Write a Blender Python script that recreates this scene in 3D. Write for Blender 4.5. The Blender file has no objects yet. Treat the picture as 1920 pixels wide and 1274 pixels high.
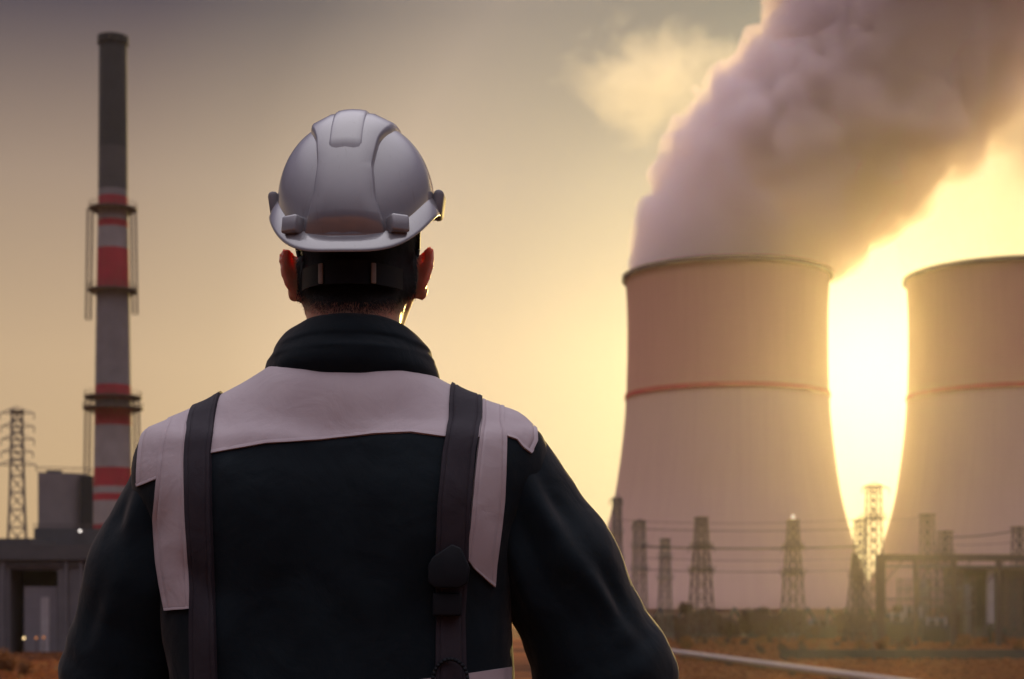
import bpy, bmesh, math, random
import numpy as np
from mathutils import Vector, Matrix, noise
from mathutils.bvhtree import BVHTree

random.seed(7)
RNG = np.random.default_rng(7)
S = bpy.context.scene
COL = S.collection
PI = math.pi
R = math.radians

# ---------------------------------------------------------------- camera
FPX, CAMZ, HORIZ = 3200.0, 1.12, 1140.0     # focal length in photo pixels, eye height, horizon row
GZ = -8.0                                   # level of the plain the plant stands on
cam_data = bpy.data.cameras.new('camera')
cam = bpy.data.objects.new('camera', cam_data)
COL.objects.link(cam)
cam.location = (0, 0, CAMZ)
cam.rotation_euler = (PI / 2, 0, 0)
cam_data.sensor_width = 36
cam_data.lens = 36 * FPX / 1920
cam_data.shift_y = (HORIZ - 637) / 1920
cam_data.clip_start = 0.05
cam_data.clip_end = 20000
cam_data.dof.use_dof = True
cam_data.dof.focus_distance = 2.5
cam_data.dof.aperture_fstop = 8.5
S.camera = cam


def P(x, y, d):
    """photo pixel at distance d -> world point"""
    return Vector(((x - 960) / FPX * d, d, CAMZ + (HORIZ - y) / FPX * d))


def gy(d):
    return GZ


# ---------------------------------------------------------------- object helpers
def tag(o, label=None, cat=None, group=None, kind=None):
    if label: o['label'] = label
    if cat: o['category'] = cat
    if group: o['group'] = group
    if kind: o['kind'] = kind
    return o


def empty(name, loc=(0, 0, 0), rz=0.0, parent=None):
    o = bpy.data.objects.new(name, None)
    COL.objects.link(o)
    o.location = loc
    o.rotation_euler = (0, 0, rz)
    o.empty_display_size = 0.2
    if parent: o.parent = parent
    return o


def link(name, verts, faces, mat, parent=None, smooth=False, sharp=None):
    me = bpy.data.meshes.new(name)
    me.from_pydata([tuple(v) for v in verts], [], [tuple(f) for f in faces])
    me.update()
    if smooth:
        me.polygons.foreach_set('use_smooth', [True] * len(me.polygons))
        if sharp is not None:
            me.set_sharp_from_angle(angle=R(sharp))
    if mat: me.materials.append(mat)
    o = bpy.data.objects.new(name, me)
    COL.objects.link(o)
    if parent: o.parent = parent
    return o


class MB:
    """collects simple solids into ONE mesh"""
    def __init__(self):
        self.v, self.f = [], []

    def add(self, v, f):
        n = len(self.v)
        self.v += [tuple(p) for p in v]
        self.f += [tuple(i + n for i in q) for q in f]
        return self

    def box(self, c, s, rz=0.0):
        cx, cy, cz = c; sx, sy, sz = [q / 2 for q in s]
        ca, sa = math.cos(rz), math.sin(rz)
        v = []
        for z in (-sz, sz):
            for x, y in ((-sx, -sy), (sx, -sy), (sx, sy), (-sx, sy)):
                v.append((cx + x * ca - y * sa, cy + x * sa + y * ca, cz + z))
        return self.add(v, [(3, 2, 1, 0), (4, 5, 6, 7), (0, 1, 5, 4), (1, 2, 6, 5), (2, 3, 7, 6), (3, 0, 4, 7)])

    def box2(self, a, b):
        return self.box([(a[i] + b[i]) / 2 for i in range(3)], [abs(b[i] - a[i]) for i in range(3)])

    def tube(self, a, b, r0, r1=None, n=8, cap=True):
        a, b = Vector(a), Vector(b)
        r1 = r0 if r1 is None else r1
        d = (b - a)
        if d.length < 1e-9: return self
        d.normalize()
        u = d.orthogonal().normalized(); w = d.cross(u)
        v = []
        for p, r in ((a, r0), (b, r1)):
            for k in range(n):
                t = 2 * PI * (k + .5) / n
                v.append(p + u * (r * math.cos(t)) + w * (r * math.sin(t)))
        f = [(k, (k + 1) % n, n + (k + 1) % n, n + k) for k in range(n)]
        if cap: f += [tuple(range(n - 1, -1, -1)), tuple(range(n, 2 * n))]
        return self.add(v, f)

    def path(self, pts, r, n=6):
        for a, b in zip(pts[:-1], pts[1:]):
            self.tube(a, b, r, r, n)
        return self

    def lathe(self, prof, n=64, c=(0, 0, 0), cap=False):
        v = []
        for r, z in prof:
            for k in range(n):
                t = 2 * PI * k / n
                v.append((c[0] + r * math.cos(t), c[1] + r * math.sin(t), c[2] + z))
        f = []
        for i in range(len(prof) - 1):
            for k in range(n):
                k2 = (k + 1) % n
                f.append((i * n + k, i * n + k2, (i + 1) * n + k2, (i + 1) * n + k))
        if cap:
            f.append(tuple(range(n - 1, -1, -1)))
            f.append(tuple((len(prof) - 1) * n + k for k in range(n)))
        return self.add(v, f)

    def ring(self, r0, r1, z0, z1, n=48, c=(0, 0)):
        return self.lathe([(r0, z0), (r1, z0), (r1, z1), (r0, z1), (r0, z0)], n, (c[0], c[1], 0))

    def build(self, name, mat, parent=None, smooth=False, sharp=None):
        return link(name, self.v, self.f, mat, parent, smooth, sharp)


def copy_tree(o, parent=None):
    c = o.copy(); COL.objects.link(c)
    if parent: c.parent = parent
    for ch in list(o.children):
        copy_tree(ch, c)
    return c


# ---------------------------------------------------------------- node helpers
def material(name):
    m = bpy.data.materials.new(name)
    m.use_nodes = True
    nt = m.node_tree
    return m, nt, nt.nodes['Principled BSDF'], nt.nodes['Material Output']


def N(nt, kind, **kw):
    n = nt.nodes.new(kind)
    for k, v in kw.items():
        if k.startswith('_'): setattr(n, k[1:], v)
        else: n.inputs[k.replace('__', ' ')].default_value = v
    return n


def noise_mat(name, c0, c1, scale=5.0, rough=0.6, bump=0.0, bump_scale=None, detail=6, bump_dist=0.01,
              lo=0.3, hi=0.7, coat=0.0, spec=0.5, coord='Object'):
    m, nt, b, out = material(name)
    tc = nt.nodes.new('ShaderNodeTexCoord')
    n = N(nt, 'ShaderNodeTexNoise', Scale=scale, Detail=detail, Roughness=0.6)
    nt.links.new(tc.outputs[coord], n.inputs['Vector'])
    r = nt.nodes.new('ShaderNodeValToRGB')
    r.color_ramp.elements[0].position = lo; r.color_ramp.elements[0].color = (*c0, 1)
    r.color_ramp.elements[1].position = hi; r.color_ramp.elements[1].color = (*c1, 1)
    nt.links.new(n.outputs['Fac'], r.inputs['Fac'])
    nt.links.new(r.outputs['Color'], b.inputs['Base Color'])
    b.inputs['Roughness'].default_value = rough
    b.inputs['Coat Weight'].default_value = coat
    b.inputs['Specular IOR Level'].default_value = spec
    if bump:
        n2 = N(nt, 'ShaderNodeTexNoise', Scale=bump_scale or scale * 4, Detail=5)
        nt.links.new(tc.outputs[coord], n2.inputs['Vector'])
        bp = N(nt, 'ShaderNodeBump', Strength=bump, Distance=bump_dist)
        nt.links.new(n2.outputs['Fac'], bp.inputs['Height'])
        nt.links.new(bp.outputs['Normal'], b.inputs['Normal'])
    return m


# ---------------------------------------------------------------- signed distance grids
def surface_nets(F, org, h):
    s = F < 0
    nx, ny, nz = F.shape
    sl = lambda d, n: slice(d, n - 1 + d)
    cnt = np.zeros((nx - 1, ny - 1, nz - 1), np.int8)
    for i in (0, 1):
        for j in (0, 1):
            for k in (0, 1):
                cnt += s[sl(i, nx), sl(j, ny), sl(k, nz)]
    act = (cnt > 0) & (cnt < 8)
    I = np.argwhere(act)
    idx = np.full(act.shape, -1, np.int64)
    idx[act] = np.arange(len(I))
    acc = np.zeros((len(I), 3)); num = np.zeros(len(I))
    cs = [(i, j, k) for i in (0, 1) for j in (0, 1) for k in (0, 1)]
    vals = {c: F[I[:, 0] + c[0], I[:, 1] + c[1], I[:, 2] + c[2]] for c in cs}
    for a in cs:
        for ax in range(3):
            if a[ax]: continue
            b = list(a); b[ax] = 1; b = tuple(b)
            fa, fb = vals[a], vals[b]
            m = (fa < 0) != (fb < 0)
            t = np.where(m, fa / np.where(m, fa - fb, 1), 0)
            p = np.tile(np.array(a, float), (len(I), 1)); p[:, ax] = t
            acc[m] += p[m]; num[m] += 1
    V = (I + acc / num[:, None]) * h + np.array(org)
    Q = []
    for ax in range(3):
        o1, o2 = (ax + 1) % 3, (ax + 2) % 3
        A = [slice(None)] * 3; B = [slice(None)] * 3
        A[ax] = slice(0, -1); B[ax] = slice(1, None)
        ch = s[tuple(A)] != s[tuple(B)]
        E = np.argwhere(ch)
        ok = (E[:, o1] > 0) & (E[:, o2] > 0) & (E[:, o1] < F.shape[o1] - 1) & (E[:, o2] < F.shape[o2] - 1)
        E = E[ok]
        def cell(d1, d2):
            e = E.copy(); e[:, o1] -= d1; e[:, o2] -= d2
            return idx[e[:, 0], e[:, 1], e[:, 2]]
        q = np.stack([cell(1, 1), cell(0, 1), cell(0, 0), cell(1, 0)], 1)
        flip = ~s[E[:, 0], E[:, 1], E[:, 2]]
        q[flip] = q[flip][:, ::-1]
        Q.append(q)
    Q = np.concatenate(Q)
    Q = Q[(Q >= 0).all(1)]
    return V, Q


class SDF:
    def __init__(self, lo, hi, h):
        self.lo = np.array(lo, float); self.h = h
        self.n = np.ceil((np.array(hi) - self.lo) / h).astype(int) + 1
        self.F = np.full(tuple(self.n), 1e3, np.float32)

    def region(self, lo, hi):
        a = np.clip(np.floor((np.array(lo) - self.lo) / self.h).astype(int), 0, self.n - 1)
        b = np.clip(np.ceil((np.array(hi) - self.lo) / self.h).astype(int) + 1, 1, self.n)
        sl = tuple(slice(a[i], b[i]) for i in range(3))
        g = [self.lo[i] + self.h * np.arange(a[i], b[i]) for i in range(3)]
        X, Y, Z = np.meshgrid(*g, indexing='ij', sparse=True)
        return sl, X, Y, Z

    def put(self, d, sl, k, sub=False):
        A = self.F[sl]
        if sub:
            d = -d
            h = np.maximum(k - np.abs(A - d), 0) / k if k else 0
            self.F[sl] = np.maximum(A, d) + h * h * k * .25
        else:
            h = np.maximum(k - np.abs(A - d), 0) / k if k else 0
            self.F[sl] = np.minimum(A, d) - h * h * k * .25

    def cap(self, a, b, r0, r1=None, k=0.02, sub=False):
        a = np.array(a, float); b = np.array(b, float); r1 = r0 if r1 is None else r1
        m = max(r0, r1) + k + 3 * self.h
        sl, X, Y, Z = self.region(np.minimum(a, b) - m, np.maximum(a, b) + m)
        d = b - a; L = max(d @ d, 1e-12)
        t = np.clip(((X - a[0]) * d[0] + (Y - a[1]) * d[1] + (Z - a[2]) * d[2]) / L, 0, 1)
        D = np.sqrt((X - a[0] - t * d[0]) ** 2 + (Y - a[1] - t * d[1]) ** 2 + (Z - a[2] - t * d[2]) ** 2) - (r0 + (r1 - r0) * t)
        self.put(D.astype(np.float32), sl, k, sub)

    def ell(self, c, r, k=0.02, rot=None, sub=False):
        c = np.array(c, float); r = np.array(r, float)
        m = r.max() + k + 3 * self.h
        sl, X, Y, Z = self.region(c - m, c + m)
        x, y, z = X - c[0], Y - c[1], Z - c[2]
        if rot is not None:
            M = np.array(rot.to_3x3().inverted())
            x, y, z = [M[i, 0] * x + M[i, 1] * y + M[i, 2] * z for i in range(3)]
        k0 = np.sqrt((x / r[0]) ** 2 + (y / r[1]) ** 2 + (z / r[2]) ** 2)
        k1 = np.sqrt((x / r[0] ** 2) ** 2 + (y / r[1] ** 2) ** 2 + (z / r[2] ** 2) ** 2) + 1e-9
        D = np.where(k0 < 1e-3, -r.min(), k0 * (k0 - 1) / k1)
        self.put(D.astype(np.float32), sl, k, sub)

    def column(self, rows, k=0.02, e=2.5):
        """rows (z, xl, xr, yb, yf): superelliptic cross sections stacked in z"""
        rows = sorted(rows); zz = [q[0] for q in rows]
        lo = (min(q[1] for q in rows) - .1, min(q[3] for q in rows) - .1, zz[0] - .02)
        hi = (max(q[2] for q in rows) + .1, max(q[4] for q in rows) + .1, zz[-1] + .02)
        sl, X, Y, Z = self.region(lo, hi)
        zf = np.clip(Z.ravel(), zz[0], zz[-1])
        def ip(i):
            from_ = np.array([q[i] for q in rows])
            out = np.interp(zf, zz, from_)
            ker = np.ones(5) / 5
            return np.convolve(np.pad(out, 2, mode='edge'), ker, 'valid')[None, None, :]
        xl, xr, yb, yf = ip(1), ip(2), ip(3), ip(4)
        a, b = (xr - xl) / 2, (yf - yb) / 2
        q = ((np.abs(X - (xl + xr) / 2) / a) ** e + (np.abs(Y - (yb + yf) / 2) / b) ** e) ** (1 / e)
        D = (q - 1) * np.minimum(a, b) * .85
        D = np.maximum(D, np.maximum(zz[0] - Z, Z - zz[-1]))
        self.put(D.astype(np.float32), sl, k)

    def mesh(self):
        return surface_nets(self.F, self.lo, self.h)


def relax(V, Q, it=4, w=0.5):
    n = len(V)
    for _ in range(it):
        acc = np.zeros((n, 3)); cnt = np.zeros(n)
        for a, b in ((0, 1), (1, 2), (2, 3), (3, 0)):
            np.add.at(acc, Q[:, a], V[Q[:, b]]); np.add.at(acc, Q[:, b], V[Q[:, a]])
            np.add.at(cnt, Q[:, a], 1); np.add.at(cnt, Q[:, b], 1)
        V = V * (1 - w) + w * acc / np.maximum(cnt, 1)[:, None]
    return V


def normals(V, Q):
    n = np.cross(V[Q[:, 2]] - V[Q[:, 0]], V[Q[:, 3]] - V[Q[:, 1]])
    out = np.zeros_like(V)
    for i in range(4): np.add.at(out, Q[:, i], n)
    return out / (np.linalg.norm(out, axis=1, keepdims=True) + 1e-12)


def link_np(name, V, Q, mat, parent=None, sub=0):
    me = bpy.data.meshes.new(name)
    me.vertices.add(len(V)); me.vertices.foreach_set('co', np.asarray(V, np.float32).ravel())
    me.loops.add(Q.size); me.loops.foreach_set('vertex_index', Q.astype(np.int32).ravel())
    me.polygons.add(len(Q))
    me.polygons.foreach_set('loop_start', np.arange(0, Q.size, Q.shape[1], dtype=np.int32))
    me.polygons.foreach_set('loop_total', np.full(len(Q), Q.shape[1], np.int32))
    me.update(calc_edges=True); me.validate()
    me.polygons.foreach_set('use_smooth', [True] * len(me.polygons))
    if mat: me.materials.append(mat)
    o = bpy.data.objects.new(name, me); COL.objects.link(o)
    if parent: o.parent = parent
    if sub:
        md = o.modifiers.new('sub', 'SUBSURF'); md.levels = md.render_levels = sub
    return o


_LAT = RNG.random((64, 64, 64))


def vnoise(p, scale, seed=0):
    """smooth value noise of (n,3) points, 0..1"""
    q = np.asarray(p) * scale + seed * 17.31
    i = np.floor(q).astype(int); f = q - i
    f = f * f * (3 - 2 * f)
    out = 0
    for a in (0, 1):
        for b in (0, 1):
            for c in (0, 1):
                w = (f[:, 0] if a else 1 - f[:, 0]) * (f[:, 1] if b else 1 - f[:, 1]) * (f[:, 2] if c else 1 - f[:, 2])
                out = out + w * _LAT[(i[:, 0] + a) % 64, (i[:, 1] + b) % 64, (i[:, 2] + c) % 64]
    return out


def fbm(p, scale, oct=4, seed=0):
    s, a, t = 0, 1.0, 0
    for o in range(oct):
        s = s + a * vnoise(p, scale * 2 ** o, seed + o); t += a; a *= .5
    return s / t


# ================================================================ the person
PX, PY = -0.248, 2.6
person = empty('person', (PX, PY, 0))
tag(person, 'person standing with back turned in white hard hat and dark work jacket with pale yoke', 'person')


def skin_material():
    m, nt, b, out = material('skin')
    tc = nt.nodes.new('ShaderNodeTexCoord')
    n = N(nt, 'ShaderNodeTexNoise', Scale=35.0, Detail=5)
    nt.links.new(tc.outputs['Object'], n.inputs['Vector'])
    r = nt.nodes.new('ShaderNodeValToRGB')
    r.color_ramp.elements[0].position = .3; r.color_ramp.elements[0].color = (.40, .19, .13, 1)
    r.color_ramp.elements[1].position = .7; r.color_ramp.elements[1].color = (.50, .26, .18, 1)
    nt.links.new(n.outputs['Fac'], r.inputs['Fac'])
    nt.links.new(r.outputs['Color'], b.inputs['Base Color'])
    b.inputs['Roughness'].default_value = .45
    b.inputs['Subsurface Weight'].default_value = .9
    b.inputs['Subsurface Radius'].default_value = (1.0, .15, .09)
    b.inputs['Subsurface Scale'].default_value = .022
    n2 = N(nt, 'ShaderNodeTexNoise', Scale=220.0, Detail=3)
    nt.links.new(tc.outputs['Object'], n2.inputs['Vector'])
    bp = N(nt, 'ShaderNodeBump', Strength=.25, Distance=.002)
    nt.links.new(n2.outputs['Fac'], bp.inputs['Height'])
    nt.links.new(bp.outputs['Normal'], b.inputs['Normal'])
    return m


def fabric(name, c0, c1, weave=900.0, rough=.9, sheen=.0, bump=.25):
    m, nt, b, out = material(name)
    tc = nt.nodes.new('ShaderNodeTexCoord')
    n = N(nt, 'ShaderNodeTexNoise', Scale=9.0, Detail=8, Roughness=.65)
    nt.links.new(tc.outputs['Object'], n.inputs['Vector'])
    r = nt.nodes.new('ShaderNodeValToRGB')
    r.color_ramp.elements[0].position = .3; r.color_ramp.elements[0].color = (*c0, 1)
    r.color_ramp.elements[1].position = .7; r.color_ramp.elements[1].color = (*c1, 1)
    nt.links.new(n.outputs['Fac'], r.inputs['Fac'])
    nt.links.new(r.outputs['Color'], b.inputs['Base Color'])
    b.inputs['Roughness'].default_value = rough
    b.inputs['Specular IOR Level'].default_value = .22
    b.inputs['Sheen Weight'].default_value = sheen
    b.inputs['Sheen Roughness'].default_value = .4
    b.inputs['Sheen Tint'].default_value = (1, .78, .68, 1)
    w = N(nt, 'ShaderNodeTexNoise', Scale=weave, Detail=2)
    big = N(nt, 'ShaderNodeTexNoise', Scale=14.0, Detail=4, Distortion=.6)
    for q in (w, big): nt.links.new(tc.outputs['Object'], q.inputs['Vector'])
    b1 = N(nt, 'ShaderNodeBump', Strength=bump, Distance=.001)
    b2 = N(nt, 'ShaderNodeBump', Strength=.35, Distance=.012)
    nt.links.new(big.outputs['Fac'], b2.inputs['Height'])
    nt.links.new(w.outputs['Fac'], b1.inputs['Height'])
    nt.links.new(b2.outputs['Normal'], b1.inputs['Normal'])
    nt.links.new(b1.outputs['Normal'], b.inputs['Normal'])
    return m


M_SKIN = skin_material()
M_JACKET = fabric('jacket_cloth', (.0010, .0054, .0098), (.0024, .0086, .0138), rough=.82, sheen=.12)
M_PALE = fabric('reflective_cloth', (.40, .335, .365), (.45, .385, .41), weave=1400, rough=.6)
M_WEB = fabric('webbing', (.024, .020, .028), (.034, .029, .038), weave=700, rough=.75)
M_TROUSER = fabric('trouser_cloth', (.012, .018, .024), (.02, .026, .032))
M_HAIR = noise_mat('hair', (.006, .005, .005), (.016, .013, .011), 300, .55)
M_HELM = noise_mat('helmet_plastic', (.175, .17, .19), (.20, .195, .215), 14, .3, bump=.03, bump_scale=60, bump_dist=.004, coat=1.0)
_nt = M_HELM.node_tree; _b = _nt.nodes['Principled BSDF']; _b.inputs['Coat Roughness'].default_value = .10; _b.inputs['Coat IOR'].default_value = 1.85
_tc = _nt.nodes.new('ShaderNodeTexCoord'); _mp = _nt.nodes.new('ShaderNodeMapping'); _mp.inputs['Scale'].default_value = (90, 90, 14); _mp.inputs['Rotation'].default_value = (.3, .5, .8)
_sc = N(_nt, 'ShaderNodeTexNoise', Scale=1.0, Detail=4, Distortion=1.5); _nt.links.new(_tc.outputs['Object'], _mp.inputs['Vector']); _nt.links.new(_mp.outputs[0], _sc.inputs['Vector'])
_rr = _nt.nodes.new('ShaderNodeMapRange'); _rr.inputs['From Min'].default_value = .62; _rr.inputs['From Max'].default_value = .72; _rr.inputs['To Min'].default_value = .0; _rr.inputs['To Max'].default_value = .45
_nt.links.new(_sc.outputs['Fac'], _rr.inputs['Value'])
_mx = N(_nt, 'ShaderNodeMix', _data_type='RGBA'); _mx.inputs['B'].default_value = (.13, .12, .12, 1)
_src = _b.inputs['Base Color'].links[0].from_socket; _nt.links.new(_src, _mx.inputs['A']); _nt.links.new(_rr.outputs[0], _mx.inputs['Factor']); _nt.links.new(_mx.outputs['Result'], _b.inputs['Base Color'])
M_LUG = noise_mat('lug_plastic', (.15, .14, .16), (.18, .17, .19), 20, .7, spec=.2)
M_BLACKP = noise_mat('black_plastic', (.006, .008, .011), (.010, .012, .016), 30, .55, spec=.15)
M_METAL = noise_mat('clasp_metal', (.20, .18, .17), (.26, .24, .22), 60, .3)
M_BOOT = noise_mat('boot_leather', (.012, .011, .010), (.022, .02, .018), 40, .5, bump=.3)

# ---- body: one continuous skin (head, face, ears, neck, trunk, arms, hands, legs)
HC = Vector((0.012, 0.01, 1.675))           # middle of the head
B = SDF((-.56, -.26, .02), (.56, .36, 1.86), .0045)
B.ell(HC + Vector((0, -.012, .035)), (.087, .106, .098), .01)           # cranium
B.ell(HC + Vector((.006, .030, -.025)), (.072, .080, .100), .03)        # face
B.ell(HC + Vector((.012, .068, -.105)), (.040, .034, .030), .03)        # chin
for sx in (-1, 1):
    B.cap(HC + Vector((sx * .064 + .008, .0, -.060)), HC + Vector((sx * .030 + .014, .068, -.108)), .022, .020, .025)   # jaw
    B.ell(HC + Vector((sx * .040 + .008, .090, -.030)), (.022, .016, .016), .02)     # cheekbone
    B.ell(HC + Vector((sx * .032 + .009, .112, .008)), (.017, .012, .012), .012, sub=True)   # eye socket
    B.cap(HC + Vector((sx * .014 + .01, .112, .026)), HC + Vector((sx * .048 + .008, .094, .024)), .008, .007, .015)    # brow
    e = Matrix.Rotation(R(-8), 4, 'X') @ Matrix.Rotation(R(sx * 36), 4, 'Z')
    ec = HC + Vector((sx * .0985 + (.0 if sx < 0 else .001), -.008, -.043 + (.003 if sx > 0 else 0)))
    B.ell(ec + Vector((0, 0, -.003)), (.0064, .027, .043), .006, rot=Matrix.Rotation(R(sx * 14), 4, 'Y') @ e)           # ear flap
    B.ell(ec + Vector((-sx * .001, .006, -.030)), (.0095, .014, .016), .008)       # lobe
    B.ell(ec + Vector((sx * .004, .012, .004)), (.006, .012, .022), .005, sub=True)   # ear bowl, open forward
    B.cap(ec + Vector((-sx * .016, .010, .016)), ec + Vector((-sx * .014, .010, -.022)), .010, .009, .008)
B.cap(HC + Vector((.010, .112, .012)), HC + Vector((.012, .134, -.034)), .008, .012, .012)      # nose
B.ell(HC + Vector((.013, .108, -.070)), (.023, .009, .006), .006)       # lips
B.ell(HC + Vector((.013, .107, -.080)), (.020, .009, .006), .006)
B.cap((.006, -.022, 1.45), (.010, -.014, 1.60), .073, .070, .03)         # neck
B.cap((.006, .01, 1.45), (.012, .035, 1.57), .055, .050, .03)
B.column([(.86, -.16, .16, -.09, .10), (1.0, -.15, .15, -.08, .10), (1.15, -.155, .155, -.09, .11), (1.3, -.17, .17, -.10, .10),
          (1.37, -.13, .13, -.09, .06), (1.44, -.075, .075, -.07, .04)], .03)
ARM = {1: [(.190, -.015, 1.325), (.394, .03, 1.015), (.315, .135, .815)],
       -1: [(-.195, -.015, 1.315), (-.350, .03, 1.015), (-.300, .135, .810)]}
for sx, (s, e, w) in ARM.items():
    s, e, w = Vector(s), Vector(e), Vector(w)
    B.cap(s, e, .052, .042, .03); B.cap(e, w, .042, .027, .02)
    d = (w - e).normalized()
    palm = w + d * .055
    B.cap(w, w + d * .03, .027, .026, .01)
    fw = Vector((0, 1, -.25)); fw = (fw - d * fw.dot(d)).normalized()     # knuckle line runs fore and aft, palm to the thigh
    inn = d.cross(fw) * (1 if sx > 0 else -1); inn.normalize()
    if inn.x * sx > 0: inn = -inn
    for q in (-.026, -.009, .009, .026):
        B.cap(w + d * .02 + fw * q * .6, w + d * .092 + fw * q, .014, .012, .012)
    for q, L in ((.030, .070), (.010, .080), (-.011, .074), (-.030, .058)):
        a = w + d * .092 + fw * q
        b = a + (d * .95 + inn * .20).normalized() * L * .45
        c = b + (d * .80 + inn * .55).normalized() * L * .33
        t = c + (d * .60 + inn * .80).normalized() * L * .24
        B.cap(a, b, .0095, .0088, .004); B.cap(b, c, .0088, .0082, .003); B.cap(c, t, .0082, .0072, .003)
    a = w + d * .028 + fw * .024
    b = a + (d * .55 + fw * .70 + inn * .3).normalized() * .040
    c = b + (d * .85 + fw * .25 + inn * .35).normalized() * .032
    t = c + (d * .9 + inn * .4).normalized() * .024
    B.cap(a, b, .014, .0115, .008); B.cap(b, c, .0115, .010, .003); B.cap(c, t, .010, .008, .003)
    hip, kn, an = Vector((sx * .09, 0, .90)), Vector((sx * .125, .015, .50)), Vector((sx * .15, -.02, .10))
    B.cap(hip, kn, .085, .058, .03); B.cap(kn, an, .055, .038, .02)
    B.cap(an, (sx * .165, .12, .065), .036, .03, .02)
V, Q = B.mesh(); V = relax(V, Q, 3)
body = link_np('body', V, Q, M_SKIN, person)
del B
M_EYE = noise_mat('eye_white', (.42, .39, .37), (.48, .45, .42), 40, .3)
M_IRIS = noise_mat('iris', (.02, .012, .008), (.05, .03, .02), 900, .2)
for sx in (-1, 1):
    ec = HC + Vector((sx * .032 + .009, .0925, .006))
    o = MB().lathe([(.0118 * math.sin(PI * i / 10) + 1e-5, -.0118 * math.cos(PI * i / 10)) for i in range(11)], 16, ec).build('eye', M_EYE, person, True)
    MB().tube(ec + Vector((0, .0095, 0)), ec + Vector((0, .0122, 0)), .0058, .0040, 16).build('iris', M_IRIS, o, True)

# ---- hair: cropped cap plus thousands of short strands fading to the neck
bvh_body = BVHTree.FromPolygons([Vector(v) for v in V], [tuple(int(i) for i in q) for q in Q])
hv, hf = [], []
def hairline(x, y):
    """lowest height of the hair at a scalp point"""
    ax = abs(x - .012)
    return 1.547 + .012 * (ax / .06) ** 2 + (.05 * max(0, (y + .02) / .06))
nb = len(V); Nn = normals(V, Q)
cand = np.where((V[:, 2] > 1.535) & (V[:, 2] < 1.80) & (np.abs(V[:, 0] - .012) < .090) & (V[:, 1] < .045) & (V[:, 1] > -.2))[0]
rr = random.Random(3)
for i in cand:
    p, nn = Vector(V[i]), Vector(Nn[i])
    hl = hairline(p.x, p.y)
    f = (p.z - hl) / .050
    if abs(p.x - .012) > .0885: continue
    for _ in range(20):
        if rr.random() > min(1, .12 + f) or f < 0: continue
        q = p + Vector([rr.uniform(-.0028, .0028) for _ in range(3)])
        dirv = (nn * .55 + Vector((rr.uniform(-.2, .2), rr.uniform(-.2, .1), -1.0))).normalized()
        L = (.0025 + .0105 * min(1, max(0, f))) * rr.uniform(.7, 1.2)
        u = dirv.cross(nn).normalized() * .00042
        base = len(hv)
        q0 = q - nn * .001
        m = q0 + dirv * L * .6 + nn * .001
        hv += [q0 - u, q0 + u, m + u * .8, m - u * .8, q0 + dirv * L]
        hf += [(base, base + 1, base + 2, base + 3), (base + 3, base + 2, base + 4)]
hair = link('hair', hv, hf, M_HAIR, person)
# scalp cap, hugging the skull under the strands
sel = (V[:, 2] > [hairline(v[0], v[1]) + .020 for v in V]) & (V[:, 1] < .06) & (np.abs(V[:, 0] - .012) < .0905)
fm = sel[Q].all(1)
used = np.unique(Q[fm]); mp = np.full(len(V), -1); mp[used] = np.arange(len(used))
link_np('hair_cap', V[used] + Nn[used] * .0022, mp[Q[fm]], M_HAIR, hair)

# ---- trousers and boots
T = SDF((-.32, -.25, .05), (.32, .30, 1.06), .008)
T.column([(.84, -.19, .19, -.13, .14), (1.04, -.185, .185, -.125, .13)], .02)
for sx in (-1, 1):
    T.cap((sx * .09, 0, .88), (sx * .125, .015, .50), .105, .082, .03)
    T.cap((sx * .125, .015, .50), (sx * .152, -.01, .12), .080, .075, .03)
Vt, Qt = T.mesh(); Vt = relax(Vt, Qt, 3)
nt_ = normals(Vt, Qt)
Vt = Vt + nt_ * ((fbm(Vt * (1, 1, 2.2), 11, 3, 4)[:, None] - .5) * .02)
trousers = link_np('trousers', Vt, Qt, M_TROUSER, person)
for sx in (-1, 1):
    T = SDF((sx * .16 - .08, -.14, -.02), (sx * .16 + .08, .24, .26), .006)
    T.cap((sx * .152, -.02, .20), (sx * .155, -.02, .06), .055, .05, .02)
    T.cap((sx * .155, -.04, .045), (sx * .170, .13, .042), .044, .042, .03)
    T.F = np.maximum(T.F, -(T.lo[2] + T.h * np.arange(T.n[2]))[None, None, :] + .002)
    Vb, Qb = T.mesh(); Vb = relax(Vb, Qb, 2)
    Vb[:, 2] = np.maximum(Vb[:, 2], .002)
    link_np('boot', Vb, Qb, M_BOOT, person)

# ---- jacket: trunk and two sleeves
J = SDF((-.42, -.30, .84), (.42, .30, 1.56), .007)
J.column([(.87, -.262, .258, -.160, .165), (1.02, -.266, .250, -.160, .160), (1.10, -.280, .245, -.162, .160), (1.20, -.292, .255, -.170, .165),
          (1.30, -.292, .262, -.170, .16), (1.36, -.25, .24, -.155, .13)], .03, 2.8)
for sx, sh in ((-1, (-.236, -.025, 1.328)), (1, (.222, -.025, 1.338))):
    J.cap((sx * .075, -.045, 1.386), sh, .090, .082, .05)                # trapezius to shoulder
    J.cap((sx * .02, -.035, 1.405), (sx * .045, -.035, 1.415), .09, .082, .05)
    J.ell((sx * .115, -.085, 1.27), (.10, .085, .12), .05)              # shoulder blade
J.ell((0, .07, 1.28), (.20, .10, .14), .05)                           # chest
Vj, Qj = J.mesh(); Vj = relax(Vj, Qj, 5)
nj = normals(Vj, Qj)


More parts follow.
